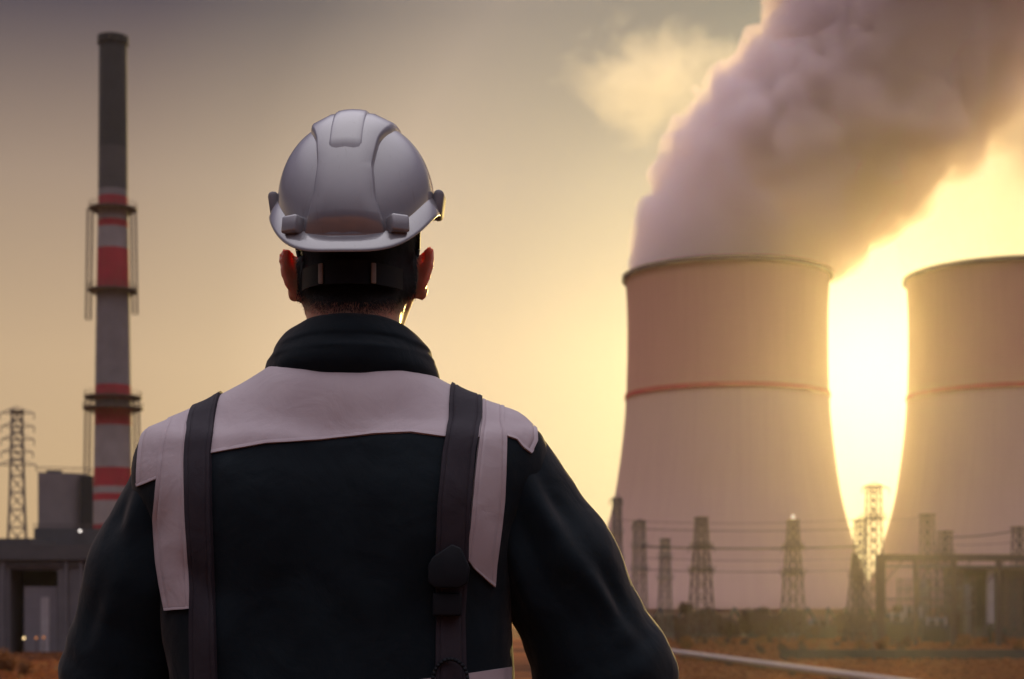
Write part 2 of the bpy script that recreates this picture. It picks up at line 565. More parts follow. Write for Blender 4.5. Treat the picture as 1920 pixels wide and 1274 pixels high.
def crease(V, a, b, w, amp, wob=.0):
    """soft ridge (amp>0) or valley along the segment a-b"""
    a, b = np.array(a), np.array(b); d = b - a; L = d @ d
    t = np.clip(((V - a) @ d) / L, 0, 1)
    q = V - a - t[:, None] * d
    q = q + wob * (np.stack([vnoise(V, 9, 1), vnoise(V, 9, 2), vnoise(V, 9, 3)], 1) - .5)
    r = np.linalg.norm(q, axis=1)
    return amp * np.exp(-(r / w) ** 2) * np.sin(np.clip(t * PI, .25, PI - .25))


dj = (fbm(Vj * np.array([1.6, 1, .8]), 9, 4, 1) - .5) * .012
for a, b, w, am in [((-.10, -.19, 1.38), (-.03, -.20, 1.24), .018, .006), ((.04, -.19, 1.40), (.0, -.2, 1.28), .02, -.006),
                    ((.24, -.14, 1.38), (.21, -.17, 1.33), .012, .006), ((.27, -.1, 1.37), (.24, -.16, 1.32), .010, -.005),
                    ((-.2, -.16, 1.38), (-.16, -.18, 1.28), .016, .005), ((-.06, -.2, 1.20), (.03, -.18, 1.0), .03, -.007),
                    ((.10, -.2, 1.22), (.06, -.18, .98), .028, .007), ((-.16, -.19, 1.16), (-.2, -.16, 1.0), .03, .007),
                    ((.2, -.17, 1.2), (.13, -.19, 1.08), .022, .007), ((-.24, -.1, 1.22), (-.17, -.17, 1.12), .02, -.007)]:
    dj += crease(Vj, a, b, w, am * 1.7, .04)
Vj = Vj + nj * dj[:, None]
jacket = link_np('jacket', Vj, Qj, M_JACKET, person, 1)
JV, JQ = [Vj], [Qj]
for sx in (1, -1):
    s, e, w = [Vector(q) for q in ARM[sx]]
    r0, r1, r2, r3 = (.088, .093, .102, .090) if sx > 0 else (.081, .086, .088, .078)
    G = SDF((min(s.x, e.x) - .14, -.2, .78), (max(s.x, e.x) + .14, .24, 1.50), .007)
    st = Vector((.222 if sx > 0 else -.240, -.008, 1.332 if sx > 0 else 1.324))
    mid = st.lerp(e, .5) + Vector((sx * (.010 if sx > 0 else .012), -.012, .006))
    G.cap(st, mid, r0, r1, .03); G.cap(mid, e, r1, r2, .03)
    G.cap(e, e.lerp(w, .5), r2, r3, .03); G.cap(e.lerp(w, .5), w, r3, .052, .03)
    
    V2, Q2 = G.mesh(); V2 = relax(V2, Q2, 5); n2 = normals(V2, Q2)
    d2 = (fbm(V2 * np.array([1, 1, .7]), 10, 4, 2 + sx) - .5) * .016
    ax = np.array((e - st).normalized()); al = (V2 - np.array(st)) @ ax
    # long drag folds down the back of the sleeve and compressed folds at the elbow
    bk = np.array([-.2 * sx, -1, 0]) / 1.02
    d2 += crease(V2, st + Vector((sx * .035, -.085, .0)), e + Vector((sx * .012, -.088, .06)), .017, .020, .035)
    d2 += crease(V2, st + Vector((sx * .062, -.07, .0)), e + Vector((sx * .045, -.08, .06)), .015, -.009, .035)
    d2 += crease(V2, st + Vector((sx * .01, -.085, -.03)), e + Vector((-sx * .04, -.09, .04)), .02, -.010, .05)
    d2 += crease(V2, st + Vector((-sx * .02, -.08, -.06)), e + Vector((-sx * .08, -.06, .02)), .016, .007, .05)
    ee = np.exp(-((al - (e - st).length) / .09) ** 2)
    d2 += ee * .0015 * np.sin(al * 90 + 4 * vnoise(V2, 14, 6) + V2[:, 1] * 20)
    V2 = V2 + n2 * d2[:, None]
    link_np('sleeve', V2, Q2, M_JACKET, jacket, 1)
    JV.append(V2); JQ.append(Q2)

bvh_j = BVHTree.FromPolygons([Vector(v) for v in Vj], [tuple(int(i) for i in q) for q in Qj])
off = 0; av, aq = [], []
for a, b in zip(JV, JQ):
    av += [Vector(v) for v in a]; aq += [tuple(int(i) + off for i in q) for q in b]; off += len(a)
bvh_all = BVHTree.FromPolygons(av, aq)
CAML = Vector((-PX, -PY, CAMZ))


def hit_px(x, y, bvh):
    d = Vector(((x - 960) / FPX, 1, (HORIZ - y) / FPX)).normalized()
    h = bvh.ray_cast(CAML, d)
    return h[0]


def hem_params(n, L):
    """n positions 0..1 with three extra ones at each end that carry the stitched hem groove (L = length in photo pixels)"""
    e = [q * 1290 / L for q in (.0045, .0058, .0071)]
    mid = np.linspace(e[2], 1 - e[2], n - 6)[1:-1]
    return np.array([0] + e + list(mid) + [1 - q for q in e[::-1]] + [1])


def resample(poly, n, hem=False):
    p = np.array(poly, float)
    s = np.concatenate([[0], np.cumsum(np.hypot(*np.diff(p, axis=0).T))])
    t = hem_params(n, s[-1]) * s[-1] if hem else np.linspace(0, s[-1], n)
    return np.stack([np.interp(t, s, p[:, 0]), np.interp(t, s, p[:, 1])], 1)


def patch(name, rows, nu, nv, mat, parent, over=0.0, nover=14, lift=.003, bvh=None, smooth_it=2, wob=0.0):
    """cloth patch laid on the jacket. rows: polylines in photo pixels from the bottom up; over: degrees it runs over the shoulder"""
    bvh = bvh or bvh_j
    nu += 6
    R_ = [resample(q, nu, True) for q in rows]
    span = len(R_) - 1
    hpx = sum(abs(np.array(R_[i + 1])[nu // 2, 1] - np.array(R_[i])[nu // 2, 1]) for i in range(span))
    tt = np.concatenate([[0], np.array([.0045, .0058, .0071]) * 1290 / hpx * span, np.linspace(0, span, nv)[1:]])
    grid = []
    for t in tt:
        i = min(int(t), len(R_) - 2); f = t - i
        row = R_[i] * (1 - f) + R_[i + 1] * f
        pts = []
        for x, y in row:
            h = hit_px(x, y, bvh); k = 0
            for jx, jy in ((.4, .3), (-.5, .2), (.2, -.6)):
                if h is None or (pts and (h - pts[-1]).length > .12): h = hit_px(x + jx, y + jy, bvh)
            while h is None and k < 60:
                y += 2; k += 1; h = hit_px(x, y, bvh)
            pts.append(h if h is not None else (pts[-1].copy() if pts else Vector((0, -.15, 1.3))))
        grid.append(pts)
    if over:
        last = grid[-1]
        info = []
        for p in last:
            top = bvh.ray_cast(Vector((p.x, -.03, 2.0)), Vector((0, 0, -1)))[0]
            zc = (top.z if top else p.z + .05) - .085
            c = Vector((p.x, -.03, min(zc, p.z - .002)))
            a0 = math.atan2(p.z - c.z, -(p.y - c.y))
            info.append((c, a0))
        for k in range(1, nover + 1):
            pts = []
            for j, (c, a0) in enumerate(info):
                th = a0 + (R(over) - a0) * k / nover
                dv = Vector((0, -math.cos(th), math.sin(th)))
                h = bvh.ray_cast(c + dv * .6, -dv)[0] or bvh.ray_cast(c + dv * .6 + Vector((.0006, .0004, .0005)), -dv)[0]
                pts.append(h if h is not None else grid[-1][j].copy())
            grid.append(pts)
    nr = len(grid)
    A = np.array([[tuple(p) for p in row] for row in grid])
    for _ in range(smooth_it):
        Bq = A.copy()
        A[5:-1, 4:-4] = (Bq[5:-1, 4:-4] * 2 + Bq[4:-2, 4:-4] + Bq[6:, 4:-4] + Bq[5:-1, 3:-5] + Bq[5:-1, 5:-3]) / 6
    vs, fs = [], []
    gu = np.gradient(A, axis=1); gv = np.gradient(A, axis=0)
    nn = np.cross(gu, gv); nn /= np.linalg.norm(nn, axis=2, keepdims=True) + 1e-9
    if nn[nr // 4, nu // 2, 1] > 0: nn = -nn
    for r_, q in ((lift, 0), (-.004, 1)):
        for i in range(nr):
            for j in range(nu):
                g = .0013 if q == 0 and (j in (2, nu - 3) or i == 2) and i >= 2 else 0
                vs.append(A[i, j] + nn[i, j] * (r_ - g))
    flip = np.cross(gu, gv)[nr // 4, nu // 2, 1] > 0
    def qd(*q): fs.append(q if not flip else q[::-1])
    M0 = nr * nu
    for i in range(nr - 1):
        for j in range(nu - 1):
            a = i * nu + j
            qd(a, a + 1, a + nu + 1, a + nu)
    for j in range(nu - 1):
        qd(M0 + j, M0 + j + 1, j + 1, j)
        a = (nr - 1) * nu + j
        qd(a, a + 1, M0 + a + 1, M0 + a)
    for i in range(nr - 1):
        a = i * nu
        qd(M0 + a, a, a + nu, M0 + a + nu)
        a = i * nu + nu - 1
        qd(a, M0 + a, M0 + a + nu, a + nu)
    return link(name, vs, fs, mat, parent, True, 60)


yoke = patch('yoke', [
    [(258, 913), (274, 907), (298, 897), (318, 880), (352, 866), (400, 850), (500, 832), (600, 826), (700, 815), (770, 812), (832, 820), (890, 822), (947, 818), (968, 825), (980, 840), (995, 851)],
    [(258, 888), (300, 866), (352, 836), (400, 820), (500, 800), (700, 785), (832, 788), (890, 788), (950, 796), (975, 806), (1006, 828)]],
    132, 14, M_PALE, jacket, over=125, nover=20, lift=.0030)
patch('reflective_strip', [[(312, 1145), (360, 1141)], [(303, 1100), (357, 1100)], [(296, 1055), (355, 1050)], [(290, 970), (351, 965)], [(296, 900), (351, 900)], [(300, 850), (352, 850)], [(306, 815), (354, 800)]],
      8, 50, M_PALE, jacket, lift=.0045, over=112, nover=12, bvh=bvh_all)
patch('reflective_strip', [[(873, 1045), (887, 1066), (925, 1101)], [(874, 1030), (890, 1040), (928, 1060)], [(880, 985), (905, 990), (936, 1000)], [(884, 940), (943, 940)], [(889, 890), (946, 890)], [(894, 845), (948, 845)], [(898, 815), (949, 815)], [(902, 790), (944, 795)]],
      10, 50, M_PALE, jacket, lift=.0045, over=112, nover=12, bvh=bvh_all)
patch('waist_band', [[(700, 1312), (780, 1304), (870, 1296), (956, 1286)], [(700, 1280), (780, 1275), (870, 1264), (957, 1251)]], 30, 5, M_PALE, jacket, lift=.003)
# load-bearing harness straps
harness = patch('harness_strap', [[(340, 1330), (420, 1330)], [(362, 1274), (408, 1274)], [(358, 1060), (402, 1060)], [(352, 960), (398, 960)], [(350, 860), (397, 850)], [(353, 800), (403, 795)]],
      9, 60, M_WEB, person, lift=.0075, over=150, nover=18, bvh=bvh_all)
strap = patch('harness_strap', [[(815, 1330), (872, 1330)], [(817, 1160), (868, 1160)], [(816, 1050), (874, 1050)], [(820, 950), (878, 950)], [(829, 850), (887, 850)], [(840, 790), (899, 790)]],
      9, 60, M_WEB, person, lift=.0075, over=150, nover=18, bvh=bvh_all)


def plate(name, poly, thick, mat, parent, lift, bev=.0025):
    """solid moulded piece lying on the back, outline in photo pixels"""
    pts = []
    for x, y in poly:
        h = hit_px(x, y, bvh_all)
        pts.append(h)
    c = sum(pts, Vector()) / len(pts)
    nrm = Vector((0.05, -1, .05)).normalized()
    ymin = min(p.y for p in pts)
    bm = bmesh.new()
    vs = [bm.verts.new((p.x, ymin - lift - (p.y - ymin) * -.0 - thick, p.z)) for p in pts]
    f = bm.faces.new(vs)
    r = bmesh.ops.extrude_face_region(bm, geom=[f])
    for v in [g for g in r['geom'] if isinstance(g, bmesh.types.BMVert)]: v.co.y += thick + lift + .012
    bmesh.ops.recalc_face_normals(bm, faces=bm.faces)
    bmesh.ops.bevel(bm, geom=list(bm.edges), offset=bev, segments=3, affect='EDGES', profile=.5)
    me = bpy.data.meshes.new(name); bm.to_mesh(me); bm.free()
    me.polygons.foreach_set('use_smooth', [True] * len(me.polygons)); me.set_sharp_from_angle(angle=R(40))
    me.materials.append(mat)
    o = bpy.data.objects.new(name, me); COL.objects.link(o); o.parent = parent
    return o


plate('buckle', [(803, 1062), (812, 1045), (848, 1021), (866, 1030), (882, 1066), (878, 1095), (862, 1104), (815, 1103), (804, 1092)], .006, M_BLACKP, strap, .008)
plate('buckle_clip', [(812, 1112), (866, 1112), (866, 1155), (812, 1155)], .005, M_BLACKP, strap, .008)
for yy in (1124, 1140):
    plate('buckle_slot', [(822, yy), (857, yy), (857, yy + 6), (822, yy + 6)], .003, M_WEB, strap, .012, .0008)
c = hit_px(845, 1275, bvh_all)
mb = MB(); ring = [c + Vector((math.cos(t) * .025, -.016, math.sin(t) * .03)) for t in np.linspace(0, 2 * PI, 29)]
mb.path(ring, .0028, 8); mb.build('strap_loop', M_BLACKP, strap, True)

# ---- collar
def loft(rings, n, mat, name, parent, sub=1, wob=.003):
    v, f = [], []
    for i, (rx, ry, cx, cy, zb, zf) in enumerate(rings):
        for k in range(n):
            t = 2 * PI * k / n
            w = 1 + wob / rx * (noise.noise(Vector((math.cos(t) * 2, math.sin(t) * 2, i * .55))) * 2)
            v.append((cx + rx * w * math.sin(t), cy - ry * w * math.cos(t), zb + (zf - zb) * (1 - math.cos(t)) / 2 + wob * noise.noise(Vector((math.sin(t) * 1.7, i * .4, math.cos(t) * 1.7 + 5)))))
    for i in range(len(rings) - 1):
        for k in range(n):
            k2 = (k + 1) % n
            f.append((i * n + k, i * n + k2, (i + 1) * n + k2, (i + 1) * n + k))
    o = link(name, v, f, mat, parent, True)
    if sub:
        m = o.modifiers.new('sub', 'SUBSURF'); m.levels = m.render_levels = sub
    return o


CX = .007
collar_rows = [(.122, .075, CX, -.026, 1.425, 1.40), (.132, .096, CX, -.026, 1.462, 1.44), (.134, .108, CX, -.026, 1.478, 1.45), (.130, .110, CX, -.025, 1.492, 1.46),
               (.127, .108, CX, -.024, 1.500, 1.468), (.1265, .1085, CX, -.024, 1.5025, 1.472), (.1235, .1045, CX, -.023, 1.508, 1.476), (.1205, .1015, CX, -.022, 1.515, 1.482),
               (.1190, .1015, CX, -.022, 1.519, 1.488), (.1185, .1020, CX, -.022, 1.523, 1.492), (.113, .098, CX, -.021, 1.532, 1.498), (.105, .093, CX, -.020, 1.541, 1.505), (.097, .0885, CX, -.019, 1.548, 1.512),
               (.090, .085, CX, -.018, 1.552, 1.515), (.086, .082, CX, -.017, 1.552, 1.515), (.083, .080, CX, -.016, 1.546, 1.51), (.083, .080, CX, -.016, 1.52, 1.49), (.09, .085, CX, -.016, 1.46, 1.44)]
collar = loft(collar_rows, 72, M_JACKET, 'collar', jacket, 1, .0022)

# ---- hard hat
HX, HY, HZ = .0115, .0, 1.705
hat = empty('hard_hat', (HX, HY, HZ), R(-2.5), person)
HA, HB, HCZ = .1185, .146, .1535


def rim_z(p):            # p = 0 at the nape, 180 at the brow
    s = math.sin(p) ** 2
    return (-.053 + .085 * s ** 1.5) if math.cos(p) > 0 else (.072 - .040 * s)


def dome(p, t, lift=0.0):
    """p azimuth, t 0..1 from the rim to the crown"""
    z0 = rim_z(p)
    a = HA + lift; b = HB + lift; c_ = HCZ + lift
    th = t * PI / 2
    flare = 1.0
    if t <= 0: th = 0
    z = z0 * (1 - t) ** 2 + c_ * math.sin(th)
    rr_ = max(math.cos(th), 0) ** .84
    return Vector((a * rr_ * math.sin(p), -b * rr_ * math.cos(p), z))


n, mrow = 96, 40
v, f = [], []
for i in range(mrow + 1):
    for k in range(n): v.append(dome(2 * PI * k / n, i / mrow))
for i in range(mrow + 1):
    for k in range(n):
        p = dome(2 * PI * k / n, i / mrow); v.append(Vector((p.x * .975, p.y * .98, p.z - .003)))
off = (mrow + 1) * n
for i in range(mrow):
    for k in range(n):
        k2 = (k + 1) % n
        f.append((i * n + k, i * n + k2, (i + 1) * n + k2, (i + 1) * n + k))
        f.append((off + i * n + k2, off + i * n + k, off + (i + 1) * n + k, off + (i + 1) * n + k2))
for k in range(n): f.append((k, off + k, off + (k + 1) % n, (k + 1) % n))
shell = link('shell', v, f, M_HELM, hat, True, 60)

# brim: a flared lip all round, longer at the brow
v, f = [], []
prof = [(-.002, .006), (.004, .000), (.012, -.010), (.018, -.021), (.0205, -.0262), (.0195, -.0285), (.016, -.0270), (.009, -.014), (.002, -.006), (-.008, -.002)]
for k in range(n):
    p = 2 * PI * k / n
    fr = max(0, -math.cos(p)) ** 3
    side = math.sin(p) ** 2
    base = dome(p, 0)
    nrm = Vector((math.sin(p) / HA, -math.cos(p) / HB, 0)).normalized()
    for (o_, z_) in prof:
        pd = math.degrees(p if p < PI else 2 * PI - p); oo = o_ * (1.22 + 1.5 * fr - .62 * side) * (1 - .88 * math.exp(-((pd - 111) / 19) ** 2)); zz = z_ * (.88 - .45 * fr - .08 * side)
        v.append(base + nrm * oo + Vector((0, 0, zz)))
m_ = len(prof)
for k in range(n):
    for i in range(m_ - 1):
        k2 = (k + 1) % n
        f.append((k * m_ + i, k * m_ + i + 1, k2 * m_ + i + 1, k2 * m_ + i))
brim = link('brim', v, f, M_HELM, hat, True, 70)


def shell_at(x, T, lift=0.0):
    """point of the shell on the fore-aft arc at lateral offset x; T from 0 (nape rim) to pi (brow)"""
    kk = math.sqrt(max(1 - (x / (HA + lift)) ** 2, 0))
    b = (HB + lift) * kk; c_ = (HCZ + lift) * math.sqrt(max(1 - abs(x / (HA + lift)) ** (2 / .84), 0))
    st = math.sin(T); ct = math.cos(T)
    z0 = (-.053 if ct > 0 else .072) * (1 - T / (PI / 2)) ** 2 if T < PI / 2 else .072 * (T / (PI / 2) - 1) ** 2
    return Vector((x, -b * math.copysign(abs(ct) ** .84, ct), z0 + c_ * st))


def ridge(name, hw, T0, T1, h, parent, nu=70, bevel=.075, fade=0.0):
    cols = [-1.0, -.995, -1 + bevel * .45, -1 + bevel, -.5, 0, .5, 1 - bevel, 1 - bevel * .45, .995, 1.0]
    hh = [-.003, .35, .88, 1, 1.06, 1.09, 1.06, 1, .8, .25, -.003]
    v, f = [], []
    for i in range(nu + 1):
        T = T0 + (T1 - T0) * i / nu
        w = hw(T)
        en = min(1, i / 3.0, (nu - i) / 3.0) if not fade else min(1, i / (nu * fade), (nu - i) / 3.0)
        for s, q in zip(cols, hh):
            l = q * h * en if q > 0 else q
            v.append(shell_at(s * w, T, 0) + (shell_at(s * w, T, .01) - shell_at(s * w, T, 0)).normalized() * (l - (.0015 if en < .01 else 0)))
    c_ = len(cols)
    for i in range(nu):
        for j in range(c_ - 1):
            a = i * c_ + j
            f.append((a, a + 1, a + c_ + 1, a + c_))
    return link(name, v, f, M_HELM, parent, True, 38)


def hw1(T):
    return float(np.interp(T, [.0, .10, .30, .55, .85, 1.15, 1.57, 2.6], [.060, .058, .046, .041, .047, .060, .070, .062]))


ridge('crown_ridge', hw1, .02, 2.75, .0095, hat)
ridge('crown_rib', lambda T: .026 + .0 * T, .50, 2.7, .0125, hat, fade=.10, bevel=.22)
# accessory blocks on the rear rim and lugs at the sides


def rounded_box(name, loc, size, rot, mat, parent, bev):
    bm = bmesh.new(); bmesh.ops.create_cube(bm, size=1)
    for q in bm.verts:
        q.co = Vector((q.co.x * size[0], q.co.y * size[1], q.co.z * size[2]))
    bmesh.ops.bevel(bm, geom=list(bm.edges), offset=bev, segments=3, affect='EDGES', profile=.5)
    me = bpy.data.meshes.new(name); bm.to_mesh(me); bm.free()
    me.polygons.foreach_set('use_smooth', [True] * len(me.polygons)); me.materials.append(mat)
    o = bpy.data.objects.new(name, me); COL.objects.link(o); o.parent = parent
    o.location = loc; o.rotation_euler = rot
    return o


for sx in (-1, 1):
    p = sx * R(37)
    b0 = dome(p, 0)
    nrm = Vector((math.sin(p) / HA, -math.cos(p) / HB, 0)).normalized()
    rounded_box('slot_block', b0 + nrm * .006 + Vector((0, 0, .005)), (.029, .026, .026), (R(-8), 0, sx * R(34)), M_HELM, hat, .004)
    p = sx * R(92); b0 = dome(p, 0)
    rounded_box('side_lug', b0 + Vector((sx * .0060, .002, -.004)), (.016, .052, .040), (0, sx * R(8), 0), M_LUG, hat, .0075)

# ---- headband, adjuster and chin strap under the hat
def band_ring(rx, ry, cx, cy, z0, z1, a0, a1, mat, name, parent, thick=.002, n=40):
    v, f = [], []
    for k in range(n + 1):
        t = a0 + (a1 - a0) * k / n
        s, c_ = math.sin(t), -math.cos(t)
        for rr_, zz in ((0, z0), (0, z1), (thick, z1), (thick, z0)):
            v.append((cx + (rx + rr_) * s, cy + (ry + rr_) * c_, zz))
    for k in range(n):
        for i in range(4):
            a, b_ = k * 4 + i, k * 4 + (i + 1) % 4
            f.append((a, b_, b_ + 4, a + 4))
    f += [(0, 1, 2, 3), tuple(n * 4 + i for i in (3, 2, 1, 0))]
    return link(name, v, f, mat, parent, True, 40)


hb = band_ring(.0815, .1095, 0, 0, -.111, -.080, -R(64), R(64), M_BLACKP, 'headband', hat, .003)
band_ring(.0835, .1120, 0, 0, -.1125, -.0785, -R(21), R(21), M_BLACKP, 'size_adjuster', hat, .005)
for sx in (-1, 1):
    t = sx * R(26)
    rounded_box('clasp', ((.0885) * math.sin(t), -.1165 * math.cos(t), -.096), (.0075, .004, .030), (0, 0, t), M_METAL, hat, .0015)
for sx in (-1, 1):
    a = Vector((sx * .094, .0, .01)); b_ = Vector((sx * .082, .022, -.085)); c2 = Vector((sx * .043, .058, -.146))
    m1 = MB()
    pts = [a, a.lerp(b_, .5) + Vector((sx * .004, 0, 0)), b_, b_.lerp(c2, .5), c2, Vector((sx * .02, .09, -.172)), Vector((0, .095, -.174))]
    for q0, q1 in zip(pts[:-1], pts[1:]): m1.tube(q0, q1, .004, .004, 6)
    m1.build('chin_strap', M_BLACKP, hat, True)

# ================================================================ sky, sun, air
SUN_PX = (1648, 690)
SUN_AZ = math.atan((SUN_PX[0] - 960) / FPX)
SUN_EL = math.atan((HORIZ - SUN_PX[1]) / math.hypot(FPX, SUN_PX[0] - 960))
SUN_DIR = Vector((math.sin(SUN_AZ) * math.cos(SUN_EL), math.cos(SUN_AZ) * math.cos(SUN_EL), math.sin(SUN_EL)))

world = bpy.data.worlds.new('World')
S.world = world
world.use_nodes = True
nt = world.node_tree
for n_ in list(nt.nodes): nt.nodes.remove(n_)
out = nt.nodes.new('ShaderNodeOutputWorld')
bg = nt.nodes.new('ShaderNodeBackground')
sky = nt.nodes.new('ShaderNodeTexSky')
sky.sky_type = 'NISHITA'
sky.sun_disc = False
sky.sun_elevation = SUN_EL
sky.sun_rotation = SUN_AZ
sky.altitude = 100
sky.air_density = 1.6
sky.dust_density = 7.0
sky.ozone_density = 2.5
tc = nt.nodes.new('ShaderNodeTexCoord')
sep = nt.nodes.new('ShaderNodeSeparateXYZ'); nt.links.new(tc.outputs['Generated'], sep.inputs[0])
# dusk colours by elevation (the sine of it), warm at the horizon, dull mauve above, brighter overhead
rz = nt.nodes.new('ShaderNodeValToRGB')
el = rz.color_ramp.elements
STOPS = [(0.0, (.57, .392, .205)), (.14, (.53, .378, .235)), (.24, (.335, .248, .19)), (.33, (.055, .049, .076)), (.55, (.25, .22, .30)), (.75, (1.1, 1.03, 1.14)), (1.0, (1.7, 1.6, 1.7))]
el[0].position, el[0].color = STOPS[0][0], (*STOPS[0][1], 1)
el[1].position, el[1].color = STOPS[-1][0], (*STOPS[-1][1], 1)
for p_, c_ in STOPS[1:-1]:
    e_ = el.new(p_); e_.color = (*c_, 1)
nt.links.new(sep.outputs['Z'], rz.inputs['Fac'])
# behind the viewer the horizon is dull
rb = nt.nodes.new('ShaderNodeMapRange'); rb.inputs['From Min'].default_value = -.5; rb.inputs['From Max'].default_value = .7
nt.links.new(sep.outputs['Y'], rb.inputs['Value'])
back = nt.nodes.new('ShaderNodeValToRGB')
eb = back.color_ramp.elements
BSTOPS = [(0.0, (.045, .038, .065)), (.38, (.05, .044, .07)), (.62, (.80, .73, .84)), (1.0, (1.8, 1.7, 1.8))]
eb[0].position, eb[0].color = BSTOPS[0][0], (*BSTOPS[0][1], 1)
eb[1].position, eb[1].color = BSTOPS[-1][0], (*BSTOPS[-1][1], 1)
for p_, c_ in BSTOPS[1:-1]:
    e_ = eb.new(p_); e_.color = (*c_, 1)
nt.links.new(sep.outputs['Z'], back.inputs['Fac'])
mixb = N(nt, 'ShaderNodeMix', _data_type='RGBA')
nt.links.new(rb.outputs[0], mixb.inputs['Factor']); nt.links.new(back.outputs[0], mixb.inputs['A']); nt.links.new(rz.outputs[0], mixb.inputs['B'])
# glow round the sun
dp = nt.nodes.new('ShaderNodeVectorMath'); dp.operation = 'DOT_PRODUCT'; dp.inputs[1].default_value = SUN_DIR
nt.links.new(tc.outputs['Generated'], dp.inputs[0])
rg = nt.nodes.new('ShaderNodeValToRGB')
eg = rg.color_ramp.elements
GST = [(.84, (0, 0, 0)), (.90, (.025, .017, .012)), (.93, (.09, .076, .05)), (.957, (.26, .215, .15)), (.975, (.21, .195, .13)), (.990, (.26, .26, .16)), (1.0, (.32, .31, .17))]
eg[0].position, eg[0].color = GST[0][0], (*GST[0][1], 1)
eg[1].position, eg[1].color = GST[-1][0], (*GST[-1][1], 1)
for p_, c_ in GST[1:-1]:
    e_ = eg.new(p_); e_.color = (*c_, 1)
nt.links.new(dp.outputs['Value'], rg.inputs['Fac'])
sum1 = N(nt, 'ShaderNodeMix', _data_type='RGBA', _blend_type='ADD'); sum1.inputs['Factor'].default_value = 1
nt.links.new(mixb.outputs['Result'], sum1.inputs['A']); nt.links.new(rg.outputs[0], sum1.inputs['B'])
# the physical sky adds its own light
sk = N(nt, 'ShaderNodeMix', _data_type='RGBA', _blend_type='MULTIPLY'); sk.inputs['Factor'].default_value = 1; sk.inputs['B'].default_value = (.05, .05, .05, 1)
nt.links.new(sky.outputs[0], sk.inputs['A'])
sum2 = N(nt, 'ShaderNodeMix', _data_type='RGBA', _blend_type='ADD'); sum2.inputs['Factor'].default_value = 1
up = N(nt, 'ShaderNodeMix', _data_type='RGBA', _blend_type='MULTIPLY'); up.inputs['Factor'].default_value = 1; up.inputs['B'].default_value = (10, 10, 10, 1)
nt.links.new(sum1.outputs['Result'], up.inputs['A'])
upk = N(nt, 'ShaderNodeMix', _data_type='RGBA', _blend_type='MULTIPLY'); upk.inputs['Factor'].default_value = 1; upk.inputs['B'].default_value = (.35, .35, .35, 1)
nt.links.new(sk.outputs['Result'], upk.inputs['A'])
nt.links.new(up.outputs['Result'], sum2.inputs['A']); nt.links.new(upk.outputs['Result'], sum2.inputs['B'])
nt.links.new(sum2.outputs['Result'], bg.inputs['Color'])
bg.inputs['Strength'].default_value = 0.10
nt.links.new(bg.outputs[0], out.inputs['Surface'])

sl = bpy.data.lights.new('sun', 'SUN')
sl.energy = 3.0
sl.angle = R(.6)
sl.color = (1.0, .70, .23)
sun = bpy.data.objects.new('sun', sl)
COL.objects.link(sun)
sun.rotation_euler = (-SUN_DIR).to_track_quat('-Z', 'Y').to_euler()
sun.location = SUN_DIR * 50

# the air: an even, thin volume round everything
m, nt, b, out = material('haze_air')
nt.nodes.remove(b)
pv = nt.nodes.new('ShaderNodeVolumePrincipled')
pv.inputs['Color'].default_value = (.90, .84, .86, 1)
pv.inputs['Density'].default_value = .000054
pv.inputs['Anisotropy'].default_value = .885
nt.links.new(pv.outputs[0], out.inputs['Volume'])
haze = MB().box2((-1500, -250, GZ - 1.0), (1500, 1650, 262)).build('haze', m)
tag(haze, kind='stuff')

S.view_settings.view_transform = 'Standard'
S.view_settings.look = 'None'
S.view_settings.exposure = 0
S.view_settings.gamma = 1
S.cycles.use_denoising = True
S.cycles.volume_bounces = 6
S.cycles.max_bounces = 10
S.cycles.volume_max_steps = 256
S.cycles.sample_clamp_indirect = 6
# ================================================================ ground
def ground_material():
    m, nt, b, out = material('dry_grass_ground')
    tc = nt.nodes.new('ShaderNodeTexCoord')
    mp = nt.nodes.new('ShaderNodeMapping'); mp.inputs['Scale'].default_value = (.5, 1, 1)
    nt.links.new(tc.outputs['Object'], mp.inputs['Vector'])
    n1 = N(nt, 'ShaderNodeTexNoise', Scale=.045, Detail=6, Roughness=.6)
    n2 = N(nt, 'ShaderNodeTexNoise', Scale=.6, Detail=8, Roughness=.7)
    for q in (n1, n2): nt.links.new(mp.outputs[0], q.inputs['Vector'])
    r1 = nt.nodes.new('ShaderNodeValToRGB')
    e = r1.color_ramp.elements
    e[0].position = .40; e[0].color = (.06, .03, .02, 1)
    e[1].position = .62; e[1].color = (.42, .145, .05, 1)
    nt.links.new(n1.outputs['Fac'], r1.inputs['Fac'])
    mx = N(nt, 'ShaderNodeMix', _data_type='RGBA', _blend_type='MULTIPLY'); mx.inputs['Factor'].default_value = .7
    r2 = nt.nodes.new('ShaderNodeValToRGB')
    r2.color_ramp.elements[0].position = .3; r2.color_ramp.elements[0].color = (.45, .42, .40, 1)
    r2.color_ramp.elements[1].position = .7; r2.color_ramp.elements[1].color = (1, 1, 1, 1)
    nt.links.new(n2.outputs['Fac'], r2.inputs['Fac'])
    nt.links.new(r1.outputs['Color'], mx.inputs['A']); nt.links.new(r2.outputs['Color'], mx.inputs['B'])
    nt.links.new(mx.outputs['Result'], b.inputs['Base Color'])
    b.inputs['Roughness'].default_value = 1; b.inputs['Specular IOR Level'].default_value = .05
    n3 = N(nt, 'ShaderNodeTexNoise', Scale=2.0, Detail=6)
    nt.links.new(tc.outputs['Object'], n3.inputs['Vector'])
    bp = N(nt, 'ShaderNodeBump', Strength=1, Distance=.5)
    nt.links.new(n3.outputs['Fac'], bp.inputs['Height']); nt.links.new(bp.outputs['Normal'], b.inputs['Normal'])
    return m


